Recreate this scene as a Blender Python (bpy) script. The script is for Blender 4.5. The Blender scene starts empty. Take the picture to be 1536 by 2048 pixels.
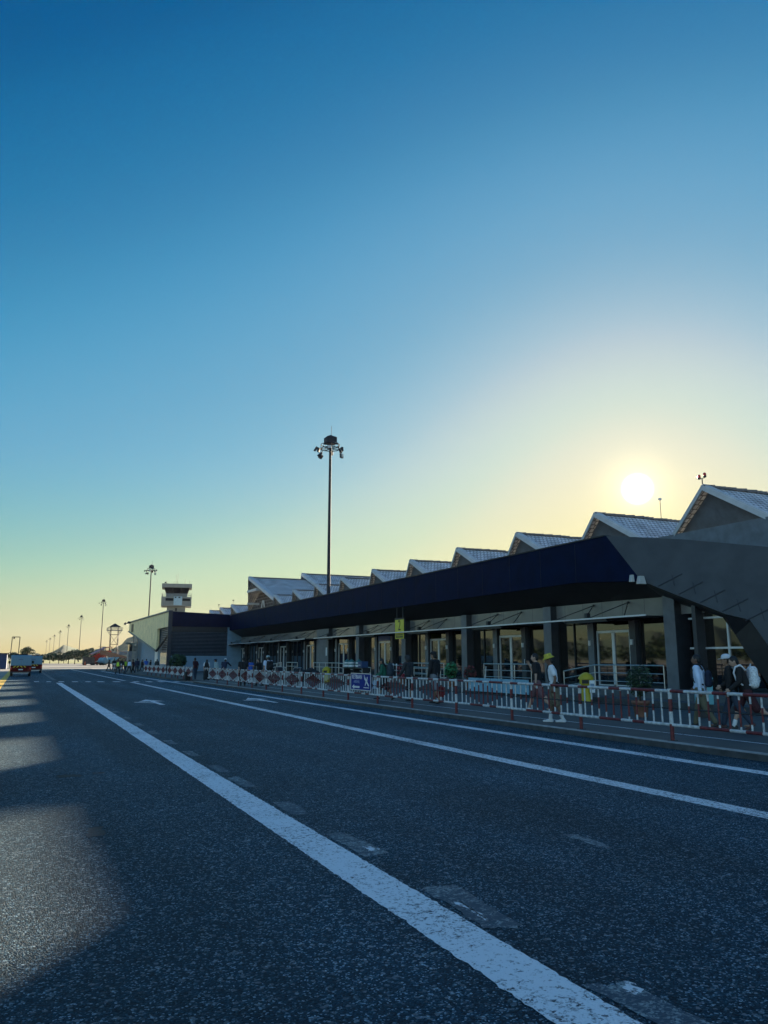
import bpy, bmesh, math, random
from mathutils import Vector, Matrix
from math import sin, cos, pi, radians
random.seed(7)
V = Vector
scn = bpy.context.scene
COL = scn.collection

# ------------------------------------------------------------------ camera
PITCH, YAW = math.atan((1318-1024)/1560.0), radians(24.576)
Fh = V((sin(YAW), cos(YAW), 0)); Rr = V((cos(YAW), -sin(YAW), 0)); Uz = V((0, 0, 1))
Fv = Fh*cos(PITCH) + Uz*sin(PITCH); Up = Uz*cos(PITCH) - Fh*sin(PITCH)
cam = bpy.data.cameras.new('camera')
cam.sensor_fit = 'HORIZONTAL'; cam.sensor_width = 36; cam.lens = 36*1560/1536
cam.clip_start = 0.1; cam.clip_end = 12000
cam_o = bpy.data.objects.new('camera', cam); COL.objects.link(cam_o)
cam_o.matrix_world = Matrix(((Rr.x, Up.x, -Fv.x, 0), (Rr.y, Up.y, -Fv.y, 0), (Rr.z, Up.z, -Fv.z, 1.7), (0, 0, 0, 1)))
scn.camera = cam_o

# ------------------------------------------------------------------ light and sky
SUN_AZ, SUN_EL = radians(42.97), radians(11.75)
sun_dir = V((sin(SUN_AZ)*cos(SUN_EL), cos(SUN_AZ)*cos(SUN_EL), sin(SUN_EL)))
sl = bpy.data.lights.new('sun', 'SUN'); sl.energy = 5.0; sl.angle = radians(0.53); sl.color = (1.0, 0.84, 0.62)
so = bpy.data.objects.new('sun', sl); COL.objects.link(so)
so.rotation_euler = sun_dir.to_track_quat('Z', 'Y').to_euler(); so.location = sun_dir*200

EXPO = 1.9; SKYK = 1/2**EXPO
W = bpy.data.worlds.new('World'); scn.world = W; W.use_nodes = True
nt = W.node_tree; nt.nodes.clear()
def N(nt, t, **k):
    n = nt.nodes.new(t)
    for a, b in k.items():
        if a.startswith('i_'):
            n.inputs[int(a[2:])].default_value = b
        else: setattr(n, a, b)
    return n
def Lk(nt, a, b): nt.links.new(a, b)
def math_n(nt, op, a, b=None, c=None, clamp=False):
    n = nt.nodes.new('ShaderNodeMath'); n.operation = op; n.use_clamp = clamp
    for i, x in enumerate((a, b, c)):
        if x is None: continue
        if isinstance(x, (int, float)): n.inputs[i].default_value = x
        else: nt.links.new(x, n.inputs[i])
    return n.outputs[0]
sky = N(nt, 'ShaderNodeTexSky', sky_type='NISHITA', sun_disc=False, sun_elevation=SUN_EL, sun_rotation=SUN_AZ,
        altitude=0, air_density=1.0, dust_density=0.3, ozone_density=2.0)
tc = N(nt, 'ShaderNodeTexCoord')
# graded per channel (a camera-like response of the same sky)
sep = N(nt, 'ShaderNodeSeparateColor'); Lk(nt, sky.outputs[0], sep.inputs[0])
def curve(src, pts, lo, mx=14.0):  # lo: raised low end, adding light to the darkest, unseen sky
    fc = nt.nodes.new('ShaderNodeFloatCurve'); cm = fc.mapping; cv = cm.curves[0]
    cv.points[0].location = (0, lo); cv.points[1].location = (1, pts[-1][1])
    for x, y in pts[:-1]:
        q = cv.points.new(x/mx, y)
    cm.update(); Lk(nt, math_n(nt, 'DIVIDE', src, mx, clamp=True), fc.inputs['Value']); return fc.outputs[0]
cR = curve(sep.outputs[0], [(.45, .025), (.8, .0), (1.02, .008), (1.26, .030), (1.95, .115), (2.85, .20), (4.0, .335), (5.6, .52), (7.4, .62), (10, .78), (14, .90)], .07)
cG = curve(sep.outputs[1], [(1.4, .098), (1.68, .148), (2.0, .205), (2.8, .345), (3.7, .42), (5.2, .55), (7.0, .69), (9.0, .76), (14, .84)], .08)
cB = curve(sep.outputs[2], [(2.4, .290), (2.85, .375), (3.4, .455), (4.2, .565), (5.0, .60), (6.8, .66), (9, .64), (14, .50)], .25)
sz = N(nt, 'ShaderNodeSeparateXYZ'); Lk(nt, tc.outputs['Generated'], sz.inputs[0])
tb = N(nt, 'ShaderNodeMapRange', interpolation_type='SMOOTHSTEP'); Lk(nt, sz.outputs[2], tb.inputs[0])
for i, x in ((1, 0.0), (2, 0.26), (3, 0.60), (4, 1.0)): tb.inputs[i].default_value = x
tg = N(nt, 'ShaderNodeMapRange', interpolation_type='SMOOTHSTEP'); Lk(nt, sz.outputs[2], tg.inputs[0])
for i, x in ((1, 0.0), (2, 0.12), (3, 0.84), (4, 1.0)): tg.inputs[i].default_value = x
cmb = N(nt, 'ShaderNodeCombineColor'); Lk(nt, cR, cmb.inputs[0]); Lk(nt, math_n(nt, 'MULTIPLY', cG, tg.outputs[0]), cmb.inputs[1]); Lk(nt, math_n(nt, 'MULTIPLY', cB, tb.outputs[0]), cmb.inputs[2])
# extra light added to the unseen sky opposite the sun, to brighten shaded whites
anti_fill = N(nt, 'ShaderNodeMapRange', interpolation_type='SMOOTHSTEP')
dt0 = N(nt, 'ShaderNodeVectorMath', operation='DOT_PRODUCT'); dt0.inputs[1].default_value = sun_dir; Lk(nt, tc.outputs['Generated'], dt0.inputs[0]); Lk(nt, dt0.outputs['Value'], anti_fill.inputs[0])
for i, x in ((1, 0.22), (2, -0.75), (3, 0.0), (4, 1.0)): anti_fill.inputs[i].default_value = x
an = N(nt, 'ShaderNodeVectorMath', operation='SCALE'); an.inputs[0].default_value = (.24, .36, .46); Lk(nt, anti_fill.outputs[0], an.inputs[3])
ad0 = N(nt, 'ShaderNodeVectorMath', operation='ADD'); Lk(nt, cmb.outputs[0], ad0.inputs[0]); Lk(nt, an.outputs[0], ad0.inputs[1])
sc8 = N(nt, 'ShaderNodeVectorMath', operation='SCALE'); sc8.inputs[3].default_value = SKYK/0.1; Lk(nt, ad0.outputs[0], sc8.inputs[0])
bg = N(nt, 'ShaderNodeBackground'); bg.inputs[1].default_value = 0.1
Lk(nt, sc8.outputs[0], bg.inputs[0])
# the sun's own disc and the bright air around it
dot = N(nt, 'ShaderNodeVectorMath', operation='DOT_PRODUCT'); dot.inputs[1].default_value = sun_dir
nrm = N(nt, 'ShaderNodeVectorMath', operation='NORMALIZE')
Lk(nt, tc.outputs['Generated'], nrm.inputs[0]); Lk(nt, nrm.outputs[0], dot.inputs[0])
ang = math_n(nt, 'ARCCOSINE', math_n(nt, 'MINIMUM', dot.outputs['Value'], 0.9999999))
degs = math_n(nt, 'MULTIPLY', ang, 180/pi)
mr = N(nt, 'ShaderNodeMapRange', interpolation_type='SMOOTHSTEP'); Lk(nt, degs, mr.inputs[0])
for i, x in ((1, 0.05), (2, 1.2), (3, 2.2), (4, 0.0)): mr.inputs[i].default_value = x
g1 = math_n(nt, 'MULTIPLY', math_n(nt, 'EXPONENT', math_n(nt, 'MULTIPLY', degs, -1/0.9)), 0.42)
g2 = math_n(nt, 'MULTIPLY', math_n(nt, 'EXPONENT', math_n(nt, 'MULTIPLY', degs, -1/4.5)), 0.03)
gs = math_n(nt, 'ADD', g1, g2)
bg2 = N(nt, 'ShaderNodeBackground'); bg2.inputs[0].default_value = (1.0, 0.80, 0.42, 1); Lk(nt, gs, bg2.inputs[1])
bg3 = N(nt, 'ShaderNodeBackground'); bg3.inputs[0].default_value = (1.0, 0.97, 0.88, 1); Lk(nt, mr.outputs[0], bg3.inputs[1])
a1 = N(nt, 'ShaderNodeAddShader'); a2 = N(nt, 'ShaderNodeAddShader'); out = N(nt, 'ShaderNodeOutputWorld')
Lk(nt, bg.outputs[0], a1.inputs[0]); Lk(nt, bg2.outputs[0], a1.inputs[1])
Lk(nt, a1.outputs[0], a2.inputs[0]); Lk(nt, bg3.outputs[0], a2.inputs[1]); Lk(nt, a2.outputs[0], out.inputs[0])
scn.view_settings.view_transform = 'Standard'; scn.view_settings.look = 'None'
scn.view_settings.gamma = 1; scn.view_settings.exposure = EXPO
scn.cycles.max_bounces = 6; scn.cycles.diffuse_bounces = 3; scn.cycles.glossy_bounces = 3; scn.cycles.transmission_bounces = 4
scn.cycles.use_denoising = True

# ------------------------------------------------------------------ materials
MATS = {}
def mat(name, c, rough=0.6, metal=0.0, var=0.12, scale=3.0, bump=0.0, bscale=40.0, spec=0.5, ior=None, coat=0.0, rvar=0.0):
    if name in MATS: return MATS[name]
    m = bpy.data.materials.new(name); m.use_nodes = True; t = m.node_tree
    b = t.nodes['Principled BSDF']
    b.inputs['Roughness'].default_value = rough; b.inputs['Metallic'].default_value = metal
    b.inputs['Specular IOR Level'].default_value = spec
    if ior: b.inputs['IOR'].default_value = ior
    if coat: b.inputs['Coat Weight'].default_value = coat
    co = N(t, 'ShaderNodeTexCoord')
    no = N(t, 'ShaderNodeTexNoise'); no.inputs['Scale'].default_value = scale; no.inputs['Detail'].default_value = 5
    Lk(t, co.outputs['Object'], no.inputs['Vector'])
    r = N(t, 'ShaderNodeValToRGB')
    r.color_ramp.elements[0].position = 0.3; r.color_ramp.elements[1].position = 0.7
    r.color_ramp.elements[0].color = tuple(max(0, x*(1-var)) for x in c) + (1,)
    r.color_ramp.elements[1].color = tuple(min(1, x*(1+var)) for x in c) + (1,)
    Lk(t, no.outputs['Fac'], r.inputs[0]); Lk(t, r.outputs[0], b.inputs['Base Color'])
    if rvar:
        Lk(t, math_n(t, 'MULTIPLY_ADD', no.outputs['Fac'], rvar, rough-rvar/2), b.inputs['Roughness'])
    if bump:
        n2 = N(t, 'ShaderNodeTexNoise'); n2.inputs['Scale'].default_value = bscale; n2.inputs['Detail'].default_value = 3
        Lk(t, co.outputs['Object'], n2.inputs['Vector'])
        bp = N(t, 'ShaderNodeBump'); bp.inputs['Strength'].default_value = bump; bp.inputs['Distance'].default_value = 0.02
        Lk(t, n2.outputs['Fac'], bp.inputs['Height']); Lk(t, bp.outputs[0], b.inputs['Normal'])
    MATS[name] = m; return m

def asphalt_mat():
    m = bpy.data.materials.new('asphalt'); m.use_nodes = True; t = m.node_tree; b = t.nodes['Principled BSDF']
    co = N(t, 'ShaderNodeTexCoord')
    def vor(s):
        v = N(t, 'ShaderNodeTexVoronoi'); v.inputs['Scale'].default_value = s; Lk(t, co.outputs['Object'], v.inputs['Vector']); return v
    def noi(s, d=4, vec=None):
        v = N(t, 'ShaderNodeTexNoise'); v.inputs['Scale'].default_value = s; v.inputs['Detail'].default_value = d
        Lk(t, vec or co.outputs['Object'], v.inputs['Vector']); return v
    v1, v2 = vor(95), vor(42)
    sep = N(t, 'ShaderNodeSeparateColor'); Lk(t, v1.outputs['Color'], sep.inputs[0])
    sep2 = N(t, 'ShaderNodeSeparateColor'); Lk(t, v2.outputs['Color'], sep2.inputs[0])
    r = N(t, 'ShaderNodeValToRGB'); e = r.color_ramp.elements
    e[0].position = 0.0; e[0].color = (0.001, 0.006, 0.014, 1); e[1].position = 0.75; e[1].color = (0.009, 0.047, 0.082, 1)
    x = e.new(0.89); x.color = (0.035, 0.105, 0.150, 1); x = e.new(1.0); x.color = (0.30, 0.46, 0.56, 1)
    Lk(t, sep.outputs[0], r.inputs[0])
    r2 = N(t, 'ShaderNodeValToRGB'); e = r2.color_ramp.elements
    e[0].position = 0.88; e[0].color = (0, 0, 0, 1); e[1].position = 1.0; e[1].color = (0.16, 0.19, 0.20, 1)
    Lk(t, sep2.outputs[0], r2.inputs[0])
    ad = N(t, 'ShaderNodeMix', data_type='RGBA', blend_type='ADD'); ad.inputs[0].default_value = 1
    Lk(t, r.outputs[0], ad.inputs[6]); Lk(t, r2.outputs[0], ad.inputs[7])
    # wheel tracks and blotches
    mp = N(t, 'ShaderNodeMapping'); mp.inputs['Scale'].default_value = (1.0, 0.06, 1.0); Lk(t, co.outputs['Object'], mp.inputs[0])
    n1 = noi(0.8, 5, mp.outputs[0]); n2 = noi(0.45, 6); n3 = noi(7, 4)
    s = math_n(t, 'MULTIPLY_ADD', n1.outputs['Fac'], 1.8, 0.15)
    s = math_n(t, 'MULTIPLY', s, math_n(t, 'MULTIPLY_ADD', n2.outputs['Fac'], 0.9, 0.55))
    s = math_n(t, 'MULTIPLY', s, math_n(t, 'MULTIPLY_ADD', n3.outputs['Fac'], 0.9, 0.55))
    mu = N(t, 'ShaderNodeMix', data_type='RGBA', blend_type='MULTIPLY'); mu.inputs[0].default_value = 1
    cmb = N(t, 'ShaderNodeCombineColor')
    for i in range(3): Lk(t, s, cmb.inputs[i])
    Lk(t, ad.outputs[2], mu.inputs[6]); Lk(t, cmb.outputs[0], mu.inputs[7]); Lk(t, mu.outputs[2], b.inputs['Base Color'])
    b.inputs['Roughness'].default_value = 0.7; b.inputs['Specular IOR Level'].default_value = 0.2; b.inputs['Specular Tint'].default_value = (0.35, 0.8, 1.0, 1)
    bp = N(t, 'ShaderNodeBump'); bp.inputs['Strength'].default_value = 0.85; bp.inputs['Distance'].default_value = 0.012
    h = math_n(t, 'ADD', v1.outputs['Distance'], math_n(t, 'MULTIPLY', v2.outputs['Distance'], 0.6))
    hs = math_n(t, 'MULTIPLY_ADD', sep.outputs[1], 0.5, math_n(t, 'MULTIPLY', h, -1.0))
    Lk(t, hs, bp.inputs['Height']); Lk(t, bp.outputs[0], b.inputs['Normal'])
    return m

def paint_mat(name, c, wear=0.45, under=(0.02, 0.03, 0.04), scale=16.0):
    m = bpy.data.materials.new(name); m.use_nodes = True; t = m.node_tree; b = t.nodes['Principled BSDF']
    co = N(t, 'ShaderNodeTexCoord')
    n = N(t, 'ShaderNodeTexNoise'); n.inputs['Scale'].default_value = scale; n.inputs['Detail'].default_value = 8; n.inputs['Roughness'].default_value = 0.72
    Lk(t, co.outputs['Object'], n.inputs['Vector'])
    v = N(t, 'ShaderNodeTexVoronoi'); v.inputs['Scale'].default_value = 75; Lk(t, co.outputs['Object'], v.inputs['Vector'])
    sp = N(t, 'ShaderNodeSeparateColor'); Lk(t, v.outputs['Color'], sp.inputs[0])
    n2 = N(t, 'ShaderNodeTexNoise'); n2.inputs['Scale'].default_value = 1.1; n2.inputs['Detail'].default_value = 3
    Lk(t, co.outputs['Object'], n2.inputs['Vector'])
    f = math_n(t, 'ADD', math_n(t, 'MULTIPLY', n.outputs['Fac'], 0.7), math_n(t, 'MULTIPLY', sp.outputs[0], 0.16))
    f = math_n(t, 'ADD', f, math_n(t, 'MULTIPLY', n2.outputs['Fac'], 0.25))
    r = N(t, 'ShaderNodeValToRGB'); e = r.color_ramp.elements
    e[0].position = wear; e[0].color = under + (1,); e[1].position = wear+0.12; e[1].color = c + (1,)
    Lk(t, f, r.inputs[0]); Lk(t, r.outputs[0], b.inputs['Base Color']); b.inputs['Roughness'].default_value = 0.7
    bp = N(t, 'ShaderNodeBump'); bp.inputs['Strength'].default_value = 0.5; bp.inputs['Distance'].default_value = 0.008
    Lk(t, v.outputs['Distance'], bp.inputs['Height']); Lk(t, bp.outputs[0], b.inputs['Normal'])
    return m

def concrete_mat(name, c, joint=5.0, rough=0.8):
    m = bpy.data.materials.new(name); m.use_nodes = True; t = m.node_tree; b = t.nodes['Principled BSDF']
    co = N(t, 'ShaderNodeTexCoord')
    br = N(t, 'ShaderNodeTexBrick', offset=0.0); br.inputs['Scale'].default_value = 1.0
    br.inputs['Brick Width'].default_value = joint; br.inputs['Row Height'].default_value = joint; br.inputs['Mortar Size'].default_value = 0.012
    br.inputs['Color1'].default_value = c + (1,); br.inputs['Color2'].default_value = tuple(x*0.9 for x in c) + (1,)
    br.inputs['Mortar'].default_value = tuple(x*0.35 for x in c) + (1,)
    Lk(t, co.outputs['Object'], br.inputs['Vector'])
    n = N(t, 'ShaderNodeTexNoise'); n.inputs['Scale'].default_value = 1.3; n.inputs['Detail'].default_value = 8
    Lk(t, co.outputs['Object'], n.inputs['Vector'])
    mu = N(t, 'ShaderNodeMix', data_type='RGBA', blend_type='MULTIPLY'); mu.inputs[0].default_value = 1
    r = N(t, 'ShaderNodeValToRGB'); r.color_ramp.elements[0].position = 0.3; r.color_ramp.elements[1].position = 0.75
    r.color_ramp.elements[0].color = (0.6, 0.6, 0.6, 1); r.color_ramp.elements[1].color = (1.1, 1.1, 1.1, 1)
    Lk(t, n.outputs['Fac'], r.inputs[0]); Lk(t, br.outputs[0], mu.inputs[6]); Lk(t, r.outputs[0], mu.inputs[7])
    Lk(t, mu.outputs[2], b.inputs['Base Color']); b.inputs['Roughness'].default_value = rough
    return m

def uvbrick(name, c1, c2, mortar, bw, rh, ms, rough=0.55, bump=0.5, offset=0.5, spec=0.5, tooth=False, dirt=0.35):
    m = bpy.data.materials.new(name); m.use_nodes = True; t = m.node_tree; b = t.nodes['Principled BSDF']
    co = N(t, 'ShaderNodeTexCoord')
    br = N(t, 'ShaderNodeTexBrick', offset=offset); br.inputs['Scale'].default_value = 1.0
    br.inputs['Brick Width'].default_value = bw; br.inputs['Row Height'].default_value = rh; br.inputs['Mortar Size'].default_value = ms
    br.inputs['Mortar Smooth'].default_value = 0.3; br.inputs['Bias'].default_value = -0.1
    br.inputs['Color1'].default_value = c1 + (1,); br.inputs['Color2'].default_value = c2 + (1,); br.inputs['Mortar'].default_value = mortar + (1,)
    Lk(t, co.outputs['UV'], br.inputs['Vector'])
    n = N(t, 'ShaderNodeTexNoise'); n.inputs['Scale'].default_value = 0.9; n.inputs['Detail'].default_value = 7
    Lk(t, co.outputs['UV'], n.inputs['Vector'])
    r = N(t, 'ShaderNodeValToRGB'); r.color_ramp.elements[0].position = 0.3; r.color_ramp.elements[1].position = 0.7
    r.color_ramp.elements[0].color = (1-dirt,)*3 + (1,); r.color_ramp.elements[1].color = (1.1,)*3 + (1,)
    Lk(t, n.outputs['Fac'], r.inputs[0])
    mu = N(t, 'ShaderNodeMix', data_type='RGBA', blend_type='MULTIPLY'); mu.inputs[0].default_value = 1
    Lk(t, br.outputs[0], mu.inputs[6]); Lk(t, r.outputs[0], mu.inputs[7]); Lk(t, mu.outputs[2], b.inputs['Base Color'])
    b.inputs['Roughness'].default_value = rough; b.inputs['Specular IOR Level'].default_value = spec
    bp = N(t, 'ShaderNodeBump'); bp.inputs['Strength'].default_value = bump; bp.inputs['Distance'].default_value = 0.03; bp.invert = True
    Lk(t, br.outputs['Fac'], bp.inputs['Height']); Lk(t, bp.outputs[0], b.inputs['Normal'])
    return m

M_asph = asphalt_mat()
M_line = paint_mat('white_road_paint', (0.84, 0.86, 0.88), 0.41)
M_line_thin = paint_mat('worn_white_road_paint', (0.80, 0.82, 0.84), 0.44)
M_ghost = paint_mat('scraped_road_paint', (0.27, 0.34, 0.35), 0.55, (0.02, 0.055, 0.09), scale=13)
M_yel = paint_mat('yellow_road_paint', (0.75, 0.48, 0.06), 0.36, (0.3, 0.28, 0.2))
M_conc = concrete_mat('apron_concrete', (0.34, 0.33, 0.30), 6.0)
M_pave = concrete_mat('pavement_concrete', (0.06, 0.065, 0.07), 1.2, 0.65)
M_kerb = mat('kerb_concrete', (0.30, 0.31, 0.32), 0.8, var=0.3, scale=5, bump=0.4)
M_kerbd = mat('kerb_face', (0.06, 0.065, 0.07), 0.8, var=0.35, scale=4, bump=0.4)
M_plat = mat('platform_stone', (0.09, 0.10, 0.11), 0.5, var=0.25, scale=4)
M_navy = mat('navy_metal_cladding', (0.0015, 0.008, 0.036), 0.6, spec=0.05, var=0.25, scale=1.2, rvar=0.12)
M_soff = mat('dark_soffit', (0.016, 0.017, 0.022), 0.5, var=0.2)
M_core = mat('dark_interior', (0.006, 0.006, 0.007), 0.8)
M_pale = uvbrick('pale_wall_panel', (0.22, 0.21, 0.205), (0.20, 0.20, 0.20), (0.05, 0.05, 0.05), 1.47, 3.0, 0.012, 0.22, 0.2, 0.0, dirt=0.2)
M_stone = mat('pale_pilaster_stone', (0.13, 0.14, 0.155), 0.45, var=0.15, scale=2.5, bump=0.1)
M_dstone = mat('shaded_pilaster_stone', (0.035, 0.04, 0.05), 0.4, var=0.2, scale=2)
M_glass = mat('dark_mirror_glass', (0.004, 0.005, 0.006), 0.03, var=0.3, scale=1.0, spec=0.5, ior=2.0)
M_alu = mat('white_aluminium', (0.62, 0.64, 0.66), 0.35, 0.3, var=0.08)
M_steel = mat('brushed_steel', (0.60, 0.60, 0.60), 0.28, 0.9, var=0.1)
M_dsteel = mat('dark_painted_steel', (0.02, 0.022, 0.026), 0.5, var=0.2)
M_mast = mat('mast_steel', (0.016, 0.020, 0.032), 0.75, 0.0, var=0.2, scale=1.5)
M_tile = uvbrick('roof_tiles', (0.78, 0.80, 0.84), (0.58, 0.60, 0.64), (0.14, 0.15, 0.165), 0.34, 0.36, 0.042, 0.62, 0.9, 0.5)
M_ridge = mat('ridge_tiles', (0.11, 0.115, 0.13), 0.7, var=0.3, scale=6, bump=0.5)
M_barge = mat('white_bargeboard', (0.52, 0.54, 0.57), 0.5, var=0.12, scale=2)
M_gpan = mat('gable_panel_grey', (0.15, 0.17, 0.20), 0.55, var=0.2, scale=2)
M_brown = uvbrick('brown_gable_bricks', (0.065, 0.045, 0.05), (0.045, 0.03, 0.036), (0.22, 0.20, 0.20), 1.5, 0.5, 0.08, 0.7, 0.4)
M_cream = uvbrick('cream_metal_cladding', (0.93, 0.75, 0.40), (0.90, 0.72, 0.38), (0.30, 0.27, 0.22), 0.9, 40, 0.02, 0.5, 0.3, 0.0, dirt=0.18)
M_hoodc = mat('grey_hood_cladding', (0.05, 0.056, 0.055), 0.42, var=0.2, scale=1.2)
M_blue = mat('blue_grey_render', (0.16, 0.26, 0.36), 0.6, var=0.12, scale=1.5)
M_blued = mat('dark_blue_render', (0.07, 0.13, 0.24), 0.6, var=0.12, scale=1.5)
M_lou = mat('dark_louvre', (0.012, 0.018, 0.035), 0.4, var=0.2)
M_loul = mat('louvre_edge', (0.16, 0.21, 0.28), 0.4, var=0.2)
M_red = mat('red_barrier_paint', (0.15, 0.02, 0.024), 0.5, var=0.4, scale=14, bump=0.2)
M_white = mat('white_barrier_paint', (0.52, 0.54, 0.55), 0.5, var=0.25, scale=14, bump=0.2)
M_whitep = mat('white_paint', (0.74, 0.75, 0.76), 0.45, var=0.08)
M_sblue = mat('sign_blue', (0.012, 0.028, 0.22), 0.6, spec=0.15, var=0.12)
M_syel = mat('sign_yellow', (0.62, 0.56, 0.045), 0.45, var=0.06)
M_ink = mat('sign_ink', (0.012, 0.012, 0.012), 0.5)
M_binY = mat('yellow_bin_plastic', (0.45, 0.35, 0.012), 0.4, var=0.15, scale=4)
M_black = mat('black_rubber', (0.008, 0.008, 0.009), 0.7)
M_leaf = mat('leaf_green', (0.045, 0.085, 0.03), 0.6, var=0.5, scale=2.0)
M_leafd = mat('leaf_dark_green', (0.02, 0.04, 0.018), 0.6, var=0.5, scale=2.0)
M_leaf2 = mat('hazed_leaf_green', (0.075, 0.11, 0.06), 0.7, var=0.4, scale=1.0); M_bark = mat('bark', (0.07, 0.05, 0.035), 0.9, var=0.3, bump=0.5)  # distant leaves lightened to put haze into their colour
M_hill = mat('hill_scrub', (0.055, 0.10, 0.05), 0.95, var=0.4, scale=0.02)
M_grass = mat('airfield_grass', (0.20, 0.22, 0.05), 0.95, var=0.3, scale=0.15)
M_twr = mat('tower_concrete', (0.24, 0.24, 0.215), 0.7, var=0.12, scale=0.8)
M_orange = mat('orange_paint', (0.24, 0.10, 0.055), 0.5, var=0.2)
M_vred = mat('vehicle_red', (0.34, 0.02, 0.018), 0.32, var=0.15, coat=0.3)
M_vmar = mat('vehicle_maroon', (0.10, 0.006, 0.006), 0.6, var=0.15, spec=0.1)
M_vwhite = mat('vehicle_white', (0.12, 0.25, 0.34), 0.4, var=0.06, coat=0.1)
M_chev = mat('chevron_yellow', (0.70, 0.50, 0.02), 0.4)
M_lampr = mat('lamp_red', (0.5, 0.02, 0.02), 0.2, var=0.05)
M_terra = mat('terracotta', (0.24, 0.11, 0.07), 0.8, var=0.2, scale=6)
M_bcont = mat('blue_corrugated', (0.012, 0.035, 0.13), 0.5, var=0.2)
M_lblue = mat('light_blue_board', (0.20, 0.40, 0.52), 0.5, var=0.12, scale=5)
M_cyan = mat('cyan_plastic', (0.15, 0.42, 0.47), 0.5, var=0.1)
M_lampg = mat('floodlight_glass', (0.5, 0.5, 0.48), 0.15, var=0.1)
M_hiv = mat('hi_vis_yellow', (0.55, 0.72, 0.05), 0.7, var=0.1)

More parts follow.
